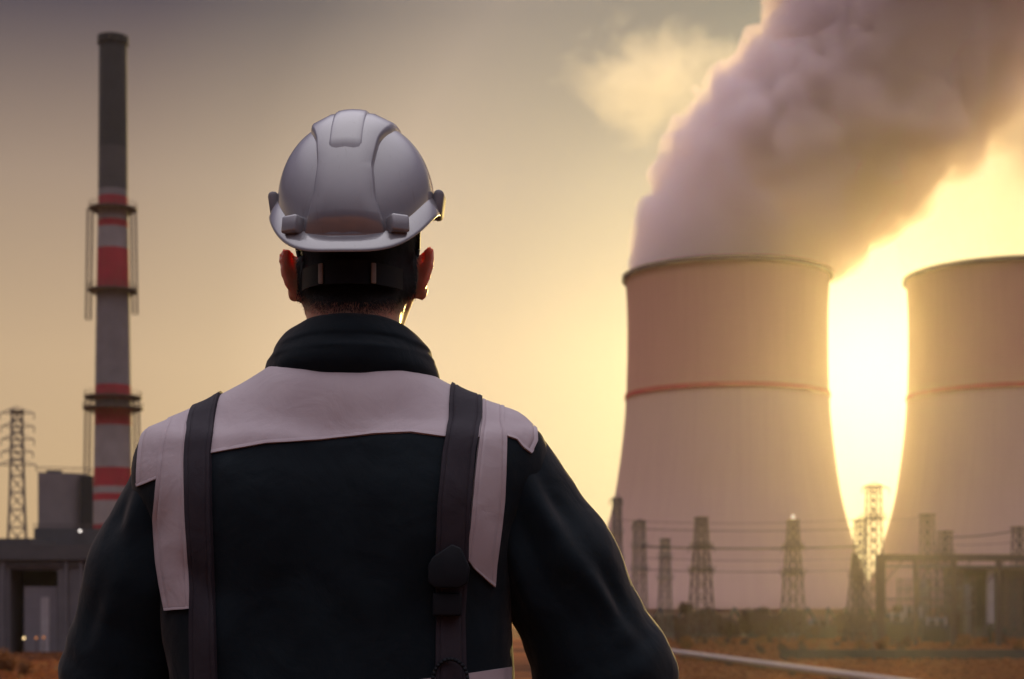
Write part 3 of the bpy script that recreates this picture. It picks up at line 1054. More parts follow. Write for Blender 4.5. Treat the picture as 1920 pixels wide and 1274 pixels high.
M_GROUND = ground_material()
M_CONC = noise_mat('concrete', (.20, .19, .18), (.30, .28, .265), .6, .85, .3, 6, bump_dist=.02)
M_DARKCONC = noise_mat('dark_concrete', (.035, .035, .038), (.06, .058, .06), .5, .9, .3, 5, bump_dist=.03)
M_STEEL = noise_mat('weathered_steel', (.060, .040, .040), (.10, .065, .06), 1.5, .7)
M_GALV = noise_mat('galvanised_steel', (.10, .09, .095), (.16, .14, .14), 1.5, .6)
M_CLAD = noise_mat('metal_cladding', (.10, .095, .11), (.14, .13, .145), .25, .7)
M_CLADD = noise_mat('dark_cladding', (.045, .045, .055), (.07, .068, .078), .3, .75)
M_DARK = noise_mat('dark_opening', (.012, .012, .016), (.02, .02, .024), .5, .9)
M_PALEW = noise_mat('pale_panel', (.30, .27, .29), (.38, .35, .36), .4, .7)
M_PIPE = noise_mat('pipe_jacket', (.26, .21, .205), (.33, .27, .26), .8, .8)
M_DOOR = noise_mat('door_panel_grey', (.15, .14, .16), (.19, .175, .2), .3, .7)
M_RED = noise_mat('red_paint', (.34, .022, .045), (.42, .03, .055), .3, .7)

v, f = [], []
xs = np.linspace(-1400, 1400, 57); ys = np.linspace(-200, 1600, 61)
for y in ys:
    for x in xs:
        v.append((x, y, GZ + (.5 * noise.noise(Vector((x * .02, y * .02, 0))) if y > 150 else 0)))
nx = len(xs)
for j in range(len(ys) - 1):
    for i in range(nx - 1):
        a = j * nx + i
        f.append((a, a + 1, a + nx + 1, a + nx))
tag(link('ground', v, f, M_GROUND, None, True), kind='structure')
mb = MB()
mb.add([(-60, -60, 0), (60, -60, 0), (60, 11, 0), (-60, 11, 0), (-80, -80, GZ - .6), (80, -80, GZ - .6), (75, 24, GZ - .6), (-75, 24, GZ - .6)],
       [(0, 1, 2, 3), (1, 0, 4, 5), (2, 1, 5, 6), (3, 2, 6, 7), (0, 3, 7, 4), (7, 6, 5, 4)])
tag(mb.build('embankment', M_GROUND), kind='structure')
tag(MB().box2((-14, -12, -.2), (14, 9, -.0005)).build('pavement', M_CONC), kind='structure')
person.location.z = 0

# ================================================================ cooling towers
TD = 605.0
TS = TD / FPX


def pz(y): return CAMZ + (HORIZ - y) * TS



def tower_material():
    m, nt, b, out = material('tower_concrete')
    tc = nt.nodes.new('ShaderNodeTexCoord')
    sep = nt.nodes.new('ShaderNodeSeparateXYZ'); nt.links.new(tc.outputs['Object'], sep.inputs[0])
    at = nt.nodes.new('ShaderNodeMath'); at.operation = 'ARCTAN2'
    nt.links.new(sep.outputs['Y'], at.inputs[0]); nt.links.new(sep.outputs['X'], at.inputs[1])
    cmb = nt.nodes.new('ShaderNodeCombineXYZ')
    mu = nt.nodes.new('ShaderNodeMath'); mu.operation = 'MULTIPLY'; mu.inputs[1].default_value = 36
    nt.links.new(at.outputs[0], mu.inputs[0]); nt.links.new(mu.outputs[0], cmb.inputs['X'])
    zz = nt.nodes.new('ShaderNodeMath'); zz.operation = 'MULTIPLY'; zz.inputs[1].default_value = .05
    nt.links.new(sep.outputs['Z'], zz.inputs[0]); nt.links.new(zz.outputs[0], cmb.inputs['Y'])
    st = N(nt, 'ShaderNodeTexNoise', Scale=.55, Detail=7, Roughness=.6); nt.links.new(cmb.outputs[0], st.inputs['Vector'])
    r = nt.nodes.new('ShaderNodeValToRGB')
    r.color_ramp.elements[0].position = .25; r.color_ramp.elements[0].color = (.48, .315, .285, 1)
    r.color_ramp.elements[1].position = .7; r.color_ramp.elements[1].color = (.52, .345, .31, 1)
    nt.links.new(st.outputs['Fac'], r.inputs['Fac'])
    # lift joints of the formwork, every 2.5 m, and vertical ribs
    fr = nt.nodes.new('ShaderNodeMath'); fr.operation = 'FRACT'
    dv = nt.nodes.new('ShaderNodeMath'); dv.operation = 'DIVIDE'; dv.inputs[1].default_value = 2.5
    nt.links.new(sep.outputs['Z'], dv.inputs[0]); nt.links.new(dv.outputs[0], fr.inputs[0])
    lt = nt.nodes.new('ShaderNodeMath'); lt.operation = 'LESS_THAN'; lt.inputs[1].default_value = .1
    nt.links.new(fr.outputs[0], lt.inputs[0])
    fr2 = nt.nodes.new('ShaderNodeMath'); fr2.operation = 'FRACT'; nt.links.new(mu.outputs[0], fr2.inputs[0])
    lt2 = nt.nodes.new('ShaderNodeMath'); lt2.operation = 'LESS_THAN'; lt2.inputs[1].default_value = .12
    nt.links.new(fr2.outputs[0], lt2.inputs[0])
    mxx = nt.nodes.new('ShaderNodeMath'); mxx.operation = 'MAXIMUM'
    nt.links.new(lt.outputs[0], mxx.inputs[0]); nt.links.new(lt2.outputs[0], mxx.inputs[1])
    fa = nt.nodes.new('ShaderNodeMath'); fa.operation = 'MULTIPLY'; fa.inputs[1].default_value = .06
    nt.links.new(mxx.outputs[0], fa.inputs[0])
    mx = N(nt, 'ShaderNodeMix', _data_type='RGBA', _blend_type='MULTIPLY')
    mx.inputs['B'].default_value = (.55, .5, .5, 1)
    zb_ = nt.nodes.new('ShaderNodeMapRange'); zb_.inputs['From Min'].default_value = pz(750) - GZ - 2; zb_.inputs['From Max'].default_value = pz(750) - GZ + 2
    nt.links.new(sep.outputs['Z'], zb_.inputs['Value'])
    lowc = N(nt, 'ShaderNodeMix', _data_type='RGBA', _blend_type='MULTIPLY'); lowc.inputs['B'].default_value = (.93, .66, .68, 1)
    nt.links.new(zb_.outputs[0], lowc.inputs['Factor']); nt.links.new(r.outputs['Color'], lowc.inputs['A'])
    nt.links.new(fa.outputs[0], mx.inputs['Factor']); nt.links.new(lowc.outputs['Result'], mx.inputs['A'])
    nt.links.new(mx.outputs['Result'], b.inputs['Base Color'])
    b.inputs['Roughness'].default_value = .9
    b.inputs['Specular IOR Level'].default_value = .2
    return m


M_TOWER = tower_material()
M_TRED = noise_mat('tower_red_band', (.36, .018, .035), (.44, .025, .045), .2, .8)
M_TRIM = noise_mat('tower_rim', (.10, .055, .055), (.13, .075, .07), .3, .8)
TPROF = [(1142, 283), (1110, 267), (1080, 254.5), (1050, 243), (1000, 227), (930, 209.5), (850, 198), (800, 192.5), (755, 189), (700, 187), (640, 186), (580, 186.5), (540, 188.5), (525, 190)]


def pz(y): return CAMZ + (HORIZ - y) * TS


def tower(cxp, label):
    t = empty('cooling_tower', ((cxp - 960) * TS, TD, GZ))
    tag(t, label, 'cooling tower', 'cooling towers')
    yy = np.linspace(1142, 525, 60)
    hw = np.interp(-yy, [-q[0] for q in TPROF], [q[1] for q in TPROF])
    hw = np.convolve(np.pad(hw, 2, mode='edge'), np.ones(5) / 5, 'valid')
    prof = [(h * TS, pz(y) - GZ) for h, y in zip(hw, yy)]
    inn = [(r - .9, z) for r, z in prof[::-1]]
    mb = MB(); mb.lathe(prof + inn + [prof[0]], 160)
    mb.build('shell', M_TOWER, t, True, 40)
    rt, zt = prof[-1]
    MB().lathe([(rt - 1.2, zt - .2), (rt + 1.3, zt - .2), (rt + 1.3, zt + 1.3), (rt - 1.2, zt + 1.3), (rt - 1.2, zt - .2)], 160).build('rim', M_TRIM, t, True, 40)
    rb = np.interp(-745, [-q[0] for q in TPROF], [q[1] for q in TPROF]) * TS; zb = pz(745) - GZ
    MB().lathe([(rb - .3, zb - .85), (rb + .5, zb - .85), (rb + .5, zb + .85), (rb - .3, zb + .85), (rb - .3, zb - .85)], 160).build('red_band', M_TRED, t, True, 40)
    mb = MB(); r0, z0 = prof[0]
    for k in range(40):
        a = 2 * PI * k / 40; a1 = 2 * PI * (k + .5) / 40
        top = (math.cos(a1) * (r0 - .4), math.sin(a1) * (r0 - .4), z0 + .4)
        for aa in (a, a + 2 * PI / 40):
            mb.tube((math.cos(aa) * (r0 + 3.5), math.sin(aa) * (r0 + 3.5), 0), top, .55, .5, 8)
    mb.build('support_columns', M_DARKCONC, t, True, 40)
    MB().lathe([(r0 - 1.6, 0), (r0 - 1.6, z0 + .5)], 96).build('inner_wall', M_TOWER, t, True)
    MB().ring(r0 + 1, r0 + 6, -1.0, .9, 96).build('basin_wall', M_CONC, t)
    return t


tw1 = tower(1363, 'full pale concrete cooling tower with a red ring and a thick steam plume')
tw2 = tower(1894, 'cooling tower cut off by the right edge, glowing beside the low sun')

# ================================================================ steam
def steam_material(name, dens, aniso, col, thin=None, ns_scale=.028, lo=.36, hi=.60, floor=.25):
    """cloud droplets: density broken up by noise, thinning towards the lee side (thin = full, thin offsets in metres from the plume's axis)"""
    m, nt, b, out = material(name)
    nt.nodes.remove(b)
    pv = nt.nodes.new('ShaderNodeVolumePrincipled')
    pv.inputs['Color'].default_value = (*col, 1)
    pv.inputs['Anisotropy'].default_value = aniso
    tc = nt.nodes.new('ShaderNodeTexCoord')
    ns = N(nt, 'ShaderNodeTexNoise', Scale=ns_scale, Detail=5, Roughness=.6, Distortion=.4)
    nt.links.new(tc.outputs['Object'], ns.inputs['Vector'])
    mr = nt.nodes.new('ShaderNodeMapRange'); mr.inputs['From Min'].default_value = lo; mr.inputs['From Max'].default_value = hi
    mr.inputs['To Min'].default_value = floor * dens; mr.inputs['To Max'].default_value = dens
    nt.links.new(ns.outputs['Fac'], mr.inputs['Value'])
    src = mr.outputs[0]
    if thin:
        dt = nt.nodes.new('ShaderNodeVectorMath'); dt.operation = 'DOT_PRODUCT'; dt.inputs[1].default_value = (.82, 0, -.57)
        nt.links.new(tc.outputs['Object'], dt.inputs[0])
        k0 = (1368 - 960) * TD / FPX * .82 - .57 * (CAMZ + (HORIZ - 505) * TD / FPX)
        t = nt.nodes.new('ShaderNodeMapRange'); t.interpolation_type = 'SMOOTHSTEP'
        t.inputs['From Min'].default_value = k0 + thin[0]; t.inputs['From Max'].default_value = k0 + thin[1]
        t.inputs['To Min'].default_value = 1; t.inputs['To Max'].default_value = thin[2]
        nt.links.new(dt.outputs['Value'], t.inputs['Value'])
        mu = nt.nodes.new('ShaderNodeMath'); mu.operation = 'MULTIPLY'
        nt.links.new(src, mu.inputs[0]); nt.links.new(t.outputs[0], mu.inputs[1]); src = mu.outputs[0]
    nt.links.new(src, pv.inputs['Density'])
    nt.links.new(pv.outputs[0], out.inputs['Volume'])
    return m


def plume(name, axis, extra, npuff, pr, mat, label, cat, d=TD, h=1.6, group=None, seed=1, rim_r=None):
    s = d / FPX
    rr = random.Random(seed)
    def W(x, y, q=0): return np.array(((x - 960) * s, d + q * s, CAMZ + (HORIZ - y) * s))
    allp = axis + [(q[0], q[1], q[3]) for q in extra]
    lo = np.min([W(x - r - 90, y + r + 90, -r - 90) for x, y, r in allp], 0); hi = np.max([W(x + r + 90, y - r - 90, r + 90) for x, y, r in allp], 0)
    hi[2] = min(hi[2], 258); 
    if rim_r: lo[2] = pz(525) - 6
    G = SDF(lo, hi, h)
    for a, b in zip(axis[:-1], axis[1:]):
        G.cap(W(a[0], a[1]), W(b[0], b[1]), a[2] * s, b[2] * s, 6)
    for (x, y, q, r) in extra: G.ell(W(x, y, q), (r * s, r * s, r * s), 8)
    P3 = [W(a[0], a[1]) for a in axis]
    for _ in range(npuff):
        i = rr.randrange(len(axis) - 1); t = rr.random()
        c = P3[i] * (1 - t) + P3[i + 1] * t; r = (axis[i][2] * (1 - t) + axis[i + 1][2] * t) * s
        ax = P3[i + 1] - P3[i]; ax /= np.linalg.norm(ax)
        u = np.array((rr.gauss(0, 1), rr.gauss(0, 1), rr.gauss(0, 1))); u -= ax * (u @ ax); u /= np.linalg.norm(u) + 1e-9
        grow = min(1.0, .35 + max(0, c[2] - pz(520)) / 45)
        pu = rr.uniform(*pr) * s * grow
        G.ell(c + u * (r - pu * rr.uniform(.0, .4)), (pu, pu, pu * .9), 1.5)
    # keep the lowest part inside the shell mouth
    G.F[:, :, -2:] = np.maximum(G.F[:, :, -2:], .5)
    G.F[:, :, :2] = np.maximum(G.F[:, :, :2], .5); 
    for ax_ in range(2):
        sl0 = [slice(None)] * 3; sl0[ax_] = slice(0, 2); G.F[tuple(sl0)] = np.maximum(G.F[tuple(sl0)], .5)
        sl0[ax_] = slice(-2, None); G.F[tuple(sl0)] = np.maximum(G.F[tuple(sl0)], .5)
    # billows: ruffle the field itself, so the skin never folds into itself
    I = np.argwhere(np.abs(G.F) < 16)
    Pn = I * h + G.lo
    k = np.clip((Pn[:, 2] - pz(520)) / 35, .05, 1)
    dn = (np.abs(fbm(Pn, .045, 4, seed) - .5) * 30 + np.abs(fbm(Pn, .12, 3, seed + 5) - .5) * 24 + np.abs(fbm(Pn, .3, 2, seed + 9) - .5) * 6 - 8.5) * k
    G.F[I[:, 0], I[:, 1], I[:, 2]] += dn.astype(np.float32) * (1 - np.abs(G.F[I[:, 0], I[:, 1], I[:, 2]]) / 16)
    V, Q = G.mesh(); V = relax(V, Q, 1)
    V[:, 2] = np.minimum(V[:, 2], 259)
    if rim_r:
        cx, cy = W(axis[0][0], axis[0][1])[:2]
        low = V[:, 2] < pz(522)
        d2 = np.hypot(V[:, 0] - cx, V[:, 1] - cy); k = np.where(low & (d2 > rim_r), rim_r / np.maximum(d2, 1e-6), 1)
        V[:, 0] = cx + (V[:, 0] - cx) * k; V[:, 1] = cy + (V[:, 1] - cy) * k
    o = link_np(name, V, Q, mat)
    tag(o, label, cat, group)
    return o


plume('steam_plume', [(1364, 540, 176), (1368, 505, 177), (1395, 440, 180), (1445, 370, 184), (1520, 278, 190), (1600, 205, 206), (1655, 125, 222), (1690, 40, 212), (1715, -60, 260), (1740, -200, 290)],
      [(1490, 15, 0, 60), (1930, 40, 50, 150), (1850, 150, 40, 120)], 520, (14, 50), steam_material('steam_dense', .19, .45, (.965, .88, .92), thin=(22, 66, .22)),
      'thick billowing grey mauve steam plume leaning right above the nearer cooling tower', 'steam plume', rim_r=181 * TS, seed=4, group='steam plumes')
plume('steam_plume', [(1894, 540, 176), (1894, 500, 178), (1900, 430, 195), (1950, 350, 220), (2050, 250, 250), (2160, 120, 280), (2250, -60, 300)],
      [(1800, 430, -60, 60)], 160, (20, 70), steam_material('steam_thin', .045, .5, (.94, .90, .86), floor=.0, lo=.47, hi=.63, ns_scale=.022),
      'thin golden steam drifting off the cooling tower cut by the right edge', 'steam plume', rim_r=178 * TS, seed=9, h=2.4, group='steam plumes')

# ================================================================ striped chimney (450 m)
CD = 450.0; CS = CD / FPX
ch = empty('striped_chimney', ((212 - 960) * CS, CD, GZ))
tag(ch, 'tall slender grey chimney with red bands and ringed platforms', 'chimney')


def cz(y): return CAMZ + (HORIZ - y) * CS - GZ
def cr(y): return np.interp(y, [75, 375, 550, 880, 1200], [25.5, 27.5, 30.5, 35.5, 42]) * CS
def cxo(y): return (np.interp(y, [75, 1000], [219.5, 209.5]) - 212) * CS * 0


m, nt, b, out = material('chimney_paint')
tc = nt.nodes.new('ShaderNodeTexCoord'); sp = nt.nodes.new('ShaderNodeSeparateXYZ'); nt.links.new(tc.outputs['Object'], sp.inputs[0])
mr = nt.nodes.new('ShaderNodeMapRange'); mr.inputs['From Min'].default_value = 0; mr.inputs['From Max'].default_value = cz(75)
nt.links.new(sp.outputs['Z'], mr.inputs['Value'])
rp = nt.nodes.new('ShaderNodeValToRGB'); rp.color_ramp.interpolation = 'CONSTANT'
RED, GRY, GR2, DK = (.31, .010, .032, 1), (.16, .145, .16, 1), (.25, .225, .235, 1), (.020, .022, .030, 1)
stops = [(1300, RED), (1020, RED), (988, GR2), (942, RED), (930, GR2), (915, RED), (880, GR2), (800, RED), (768, GR2), (752, RED), (725, GRY), (550, RED), (470, GR2), (432, RED), (415, GR2), (395, RED), (375, GRY)]
el = rp.color_ramp.elements
el[0].position = 0; el[0].color = GR2
el[1].position = max(0, cz(1020) / cz(75)); el[1].color = RED
for y, c_ in stops[2:]:
    e = el.new(cz(y) / cz(75)); e.color = c_
e = el.new(cz(360) / cz(75)); e.color = (.050, .048, .056, 1)
e = el.new(cz(280) / cz(75)); e.color = DK
nt.links.new(mr.outputs[0], rp.inputs['Fac'])
ns = N(nt, 'ShaderNodeTexNoise', Scale=.25, Detail=7); nt.links.new(tc.outputs['Object'], ns.inputs['Vector'])
mx = N(nt, 'ShaderNodeMix', _data_type='RGBA', _blend_type='MULTIPLY'); mx.inputs['Factor'].default_value = .5
nt.links.new(rp.outputs['Color'], mx.inputs['A']); nt.links.new(ns.outputs['Fac'], mx.inputs['B'])
gain = N(nt, 'ShaderNodeMix', _data_type='RGBA', _blend_type='MULTIPLY'); gain.inputs['Factor'].default_value = 1; gain.inputs['B'].default_value = (1.35, 1.35, 1.35, 1)
nt.links.new(mx.outputs['Result'], gain.inputs['A']); nt.links.new(gain.outputs['Result'], b.inputs['Base Color'])
b.inputs['Roughness'].default_value = .8
ys_ = list(np.linspace(1205, 75, 60))
MB().lathe([(cr(y), cz(y)) for y in ys_] + [(cr(75) - .8, cz(75)), (cr(75) - .8, cz(110))], 48).build('shaft', m, ch, True, 40)
MB().ring(cr(75) - .9, cr(75) + .45, cz(84), cz(70), 48).build('crown', M_DARK, ch)


def chimney_platform(y, wl, wr, parent):
    mb = MB(); rr_ = cr(y) + (wl + wr) / 2 * CS
    mb.ring(cr(y) - .2, rr_, cz(y) - .3, cz(y) + .1, 40)
    for k in range(20):
        a = 2 * PI * k / 20
        x, y_ = math.cos(a) * rr_ * .985, math.sin(a) * rr_ * .985
        mb.tube((x, y_, cz(y)), (x, y_, cz(y) + 1.5), .05, n=4)
        mb.tube((math.cos(a) * cr(y), math.sin(a) * cr(y), cz(y) - 1.6), (x * .97, y_ * .97, cz(y) - .3), .08, n=4)
    for q in (.75, 1.5): mb.ring(rr_ * .98, rr_ * .98 + .07, cz(y) + q - .035, cz(y) + q + .035, 40)
    mb.build('platform', M_STEEL, parent)


for y, l in ((392, 17), (545, 16), (745, 20), (766, 22)): chimney_platform(y, l, l, ch)


def ladder(y0, y1, ang, off, w, name):
    mb = MB(); a = R(ang)
    def pt(y, k, o=0):
        rr_ = cr(y) + off * CS + o
        return (math.cos(a) * rr_ - math.sin(a) * k, math.sin(a) * rr_ + math.cos(a) * k, cz(y))
    for k, o in ((-w, 0), (w, 0), (-w, 1.3), (w, 1.3)): mb.tube(pt(y0, k, o), pt(y1, k, o), .12, n=4)
    nrung = int(abs(y1 - y0) / 7)
    for i in range(nrung + 1):
        y = y0 + (y1 - y0) * i / nrung
        mb.tube(pt(y, -w), pt(y, w), .07, n=4); mb.tube(pt(y, -w, 1.3), pt(y, w, 1.3), .07, n=4)
        for k in (-w, w): mb.tube(pt(y, k), pt(y, k, 1.3), .06, n=4)
    mb.build(name, M_STEEL, ch)


ladder(600, 392, 183, 10, .8, 'ladder'); ladder(590, 392, -3, 6, .5, 'ladder')
ladder(1000, 745, 183, 8, .9, 'ladder'); ladder(1000, 745, -3, 6, .6, 'ladder')

# ================================================================ lattice masts
def lattice(name, xp, ytop, wtop, wbot, d, label, mat, plats=(), arms=(), nseg=9, leg=.22, yfoot=None, lamp=None, group='lattice masts of the switchyard', rot=.35, waist=None):
    s = d / FPX
    t = empty(name, ((xp - 960) * s, d, GZ))
    tag(t, label, 'pylon', group)
    H = CAMZ + (HORIZ - ytop) * s - GZ
    ca, sa = math.cos(rot), math.sin(rot)
    sc = .5 * s / (abs(ca) + abs(sa)) * 1.0
    def half(z):
        q = z / H
        if waist: return sc * np.interp(q, [0, waist[0], 1], [wbot, waist[1], wtop])
        return sc * (wbot + (wtop - wbot) * q ** .85)
    def c(i, z, k=1.0):
        hx = half(z) * k
        x, y = ((-1, -1), (1, -1), (1, 1), (-1, 1))[i]
        return (x * hx * ca - y * hx * sa, x * hx * sa + y * hx * ca, z)
    mb = MB()
    zs = [H * (1 - (1 - i / nseg) ** 1.25) for i in range(nseg + 1)]
    for a, b_ in zip(zs[:-1], zs[1:]):
        for i in range(4):
            mb.tube(c(i, a), c(i, b_), leg, n=4)
            j = (i + 1) % 4
            mb.tube(c(i, a), c(j, b_), leg * .5, n=4); mb.tube(c(j, a), c(i, b_), leg * .5, n=4)
            mb.tube(c(i, b_), c(j, b_), leg * .6, n=4)
    mb.build('lattice_frame', mat, t)
    MB().box((0, 0, H + .12), (2 * half(H) * 1.35, 2 * half(H) * 1.35, .3), rot).build('top_cap', mat, t)
    for y in plats:
        z = CAMZ + (HORIZ - y) * s - GZ; w = half(z)
        mb = MB(); mb.box((0, 0, z), (2 * w * 1.5, 2 * w * 1.5, .22), rot)
        for i in range(4):
            a, b_ = c(i, z, 1.5), c((i + 1) % 4, z, 1.5)
            q0 = (a[0] * half(z) / half(z), a[1], z); q1 = (b_[0], b_[1], z)
            for h in (.6, 1.2): mb.tube((q0[0], q0[1], z + h), (q1[0], q1[1], z + h), .05, n=4)
            mb.tube((q0[0], q0[1], z), (q0[0], q0[1], z + 1.2), .06, n=4)
        mb.build('work_platform', mat, t)
    for (y, l, r_) in arms:
        z = CAMZ + (HORIZ - y) * s - GZ
        mb = MB()
        for side, L in ((-1, l), (1, r_)):
            if not L: continue
            e = (side * L * s, 0, z)
            for yy in (-half(z) * .7, half(z) * .7):
                mb.tube((0, yy, z - .1), e, leg * .5, n=4); mb.tube((0, yy, z + 1.6), e, leg * .4, n=4)
            mb.tube(e, (e[0], 0, z - 1.5), .13, .13, 6)
        mb.build('cross_arm', mat, t)
    if lamp:
        em, nt_, b_, o_ = material('beacon_lamp')
        b_.inputs['Emission Color'].default_value = (1, .85, .62, 1); b_.inputs['Emission Strength'].default_value = lamp
        b_.inputs['Base Color'].default_value = (.8, .7, .6, 1)
        g_ = MB().lathe([(.01, 0), (.42, .2), (.5, .7), (.36, 1.2), (.01, 1.4)], 12, (0, 0, H + .3)).build('beacon', em, t, True)
    return t


lattice('lattice_tower', 32, 772, 24, 62, 420, 'lattice tower with many cross arms at the left edge behind the dark building', M_GALV, plats=(), group=None,
        arms=((775, 32, 32), (800, 30, 32), (824, 30, 32), (848, 30, 30), (872, 38, 36)), nseg=14, leg=.2, waist=(.62, 34))
lattice('lattice_mast', 1157, 936, 14, 26, 470, 'tall lattice mast half hidden by the right sleeve', M_GALV, plats=(1000, 1050), arms=((938, 14, 10),), nseg=10, leg=.2)
lattice('lattice_mast', 1199, 978, 20, 32, 455, 'lattice mast with small head frame just right of the sleeve', M_GALV, plats=(1026, 1070), arms=((985, 14, 10),), nseg=9, leg=.2)
lattice('lattice_mast', 1247, 1012, 16, 30, 470, 'short thin lattice mast left of the two dark masts', M_GALV, plats=(1046, 1086), nseg=9, leg=.18)
lattice('lattice_mast', 1315, 972, 20, 56, 440, 'dark lattice mast with wide feet left of the beacon mast', M_STEEL, plats=(1026, 1070), arms=((1026, 24, 24), (1068, 22, 22)), nseg=10, leg=.22)
lattice('lattice_mast', 1487, 977, 18, 52, 440, 'lattice mast with a pale beacon lamp on its top', M_STEEL, plats=(1026, 1076), arms=((1026, 22, 22), (1076, 20, 20)), nseg=10, leg=.21, lamp=.6)
lattice('lattice_mast', 1604, 1040, 10, 44, 425, 'short lattice mast at the lower left of the bright gap', M_STEEL, plats=(1082,), nseg=8, leg=.19)
lattice('lattice_mast', 1613, 977, 20, 30, 450, 'narrow lattice mast in the left of the bright gap', M_STEEL, plats=(), arms=((979, 10, 0),), nseg=12, leg=.17)
lattice('lattice_mast', 1638, 913, 26, 42, 460, 'tallest lattice mast standing in the bright gap between the towers', M_STEEL, plats=(972,), arms=((916, 22, 30), (972, 6, 10)), nseg=14, leg=.18)
lattice('lattice_mast', 1739, 966, 22, 38, 470, 'red brown lattice mast rising behind the pipe gantry', M_STEEL, plats=(1060,), nseg=10, leg=.19)
lattice('lattice_mast', 1772, 998, 22, 34, 455, 'slightly shorter lattice mast right of the red brown one', M_STEEL, plats=(1040,), nseg=9, leg=.19)
lattice('lattice_mast', 1912, 990, 24, 40, 450, 'lattice mast cut off by the right edge of the photo', M_STEEL, plats=(1050,), nseg=9, leg=.19)

# overhead lines
def wire(a, b_, r, sag, label):
    a, b_ = Vector(a), Vector(b_)
    pts = []
    for i in range(17):
        t = i / 16; p = a.lerp(b_, t); p.z -= sag * 4 * t * (1 - t); pts.append(p)
    mb = MB(); mb.path(pts, r, 6)
    tag(mb.build('power_line', M_DARK), label, 'power line', 'overhead power lines')


for y0, y1, r, lb in ((992, 992, .10, 'topmost thin overhead line crossing in front of the nearer cooling tower'),
                      (1025, 1025, .22, 'thick overhead line at mid height of the masts before the nearer tower'),
                      (1068, 1069, .10, 'lowest overhead line strung between the mast platforms')):
    wire(P(1199, y0, 455), P(1613, y1, 450), r, .6, lb)
wire(P(1199, 1046, 455), P(1613, 1048, 450), .07, .7, 'faint overhead line just below the thick one across the nearer tower')
wire(P(1157, 975, 470), P(1638, 972, 460), .06, 1.2, 'highest faint overhead line from the sleeve to the tallest mast')
wire(P(1739, 1020, 470), P(1912, 1016, 450), .07, .6, 'lower faint overhead line on the right behind the gantry')
wire(P(1772, 1008, 455), P(1912, 994, 450), .14, .5, 'short overhead line between the two right masts')
wire(P(1638, 975, 460), P(1739, 968, 470), .07, .4, 'faint overhead line from the tallest mast to the red brown mast')

# ================================================================ pipe gantry and right-hand plant
GD = 400.0; gs = GD / FPX
g = empty('pipe_gantry', ((1650 - 960) * gs, GD, GZ)); tag(g, 'heavy dark steel pipe gantry running to the right edge', 'gantry')
zt = CAMZ + (HORIZ - 1052) * gs - GZ
for xp, w in ((1652, 15), (1716, 6), (1788, 9), (1872, 9), (1960, 9)):
    MB().box(((xp - 1650) * gs, 0, zt / 2), (w * gs, 1.2, zt)).build('post', M_STEEL, g)
MB().box2(((1643 - 1650) * gs, -.8, zt + .003), ((1990 - 1650) * gs, .8, zt + 1.5)).build('beam', M_STEEL, g)
mb = MB()
for q, r in ((-.3, .28), (.4, .22)):
    mb.tube(((1660 - 1650) * gs, q, zt - 1.0 - r), ((1990 - 1650) * gs, q, zt - 1.0 - r), r, n=10)
mb.build('pipe_run', M_GALV, g, True, 40)
mb = MB()
for i in range(5): 
    xa = (1660 + i * 64 - 1650) * gs
    mb.tube((xa, 0, zt - 5), (xa + 32 * gs, 0, zt), .14, n=4)
mb.tube((1660 * gs - 1650 * gs, 0, zt - 9), ((1790 - 1650) * gs, 0, zt - 9), .22, n=6)
mb.tube((0, 0, zt), ((1960 - 1650) * gs, 0, zt), .1, n=4).build('bracing', M_STEEL, g)

BD = 520.0; bs = BD / FPX
bh = empty('pump_house', ((1890 - 960) * bs, BD, GZ)); tag(bh, 'long low plant building with dark openings and a pale column below the second cooling tower', 'building')
def bx(x): return (x - 1890) * bs
def bz(y): return CAMZ + (HORIZ - y) * bs - GZ
MB().box2((bx(1795), 1.0, 0), (bx(2010), 16, bz(1070))).build('wall', M_CLADD, bh)
MB().box2((bx(1790), -2, bz(1070) + .003), (bx(2015), 17, bz(1062))).build('roof', M_STEEL, bh)
for x0, x1 in ((1824, 1848), (1872, 1892), (1920, 1950)):
    MB().box2((bx(x0), .9, .2), (bx(x1), 1.02, bz(1086))).build('opening', M_DARK, bh)
for xp, w, mt in ((1800, 8, M_STEEL), (1856, 12, M_PALEW), (1884, 10, M_STEEL), (1962, 10, M_STEEL)):
    MB().box2((bx(xp - w / 2), -1, 0), (bx(xp + w / 2), .6, bz(1070))).build('column', mt, bh)
MB().box2((bx(1795), -1.4, 0), (bx(2010), -1.05, bz(1176))).build('plinth', M_DARKCONC, bh)

mb = MB()
for k, (x0, x1, y0) in enumerate(((1666, 1700, 1128), (1708, 1728, 1118))):
    pass
EQ = [(1672, 430, 9, 8.5, 'transformer with three bushings under the gantry beam'), (1712, 440, 7, 10, 'taller transformer beside the gantry middle post'), (1756, 430, 8, 7.0, 'low transformer between the gantry posts'),
      (1428, 500, 8, 5.5, 'small transformer between the two dark masts'), (1536, 490, 9, 6.0, 'transformer right of the beacon mast'), (1290, 510, 8, 5, 'transformer left of the wide footed mast')]
for xp, d, w, h, lb in EQ:
    t = empty('transformer', ((xp - 960) * d / FPX, d, GZ)); tag(t, lb, 'transformer', 'transformers in the yard')
    MB().box((0, 0, h * .36), (w, 4, h * .62)).build('tank', M_CLADD, t)
    mb = MB()
    for k in range(9): mb.box((-w / 2 + w * (k + .5) / 9, -2.5, h * .34), (.25, .98, h * .5))
    mb.build('cooling_fins', M_CLADD, t)
    for k in (-1, 0, 1):
        mb = MB()
        mb.lathe([(.35 - .12 * (i % 2), h * .67 + i * h * .022) for i in range(14)], 10, (k * w * .28, 0, 0))
        mb.build('bushing', M_PALEW, t)
    MB().tube((-w * .3, 1, h * .82), (w * .3, 1, h * .82), .7, n=14).build('conservator', M_CLADD, t, True, 40)

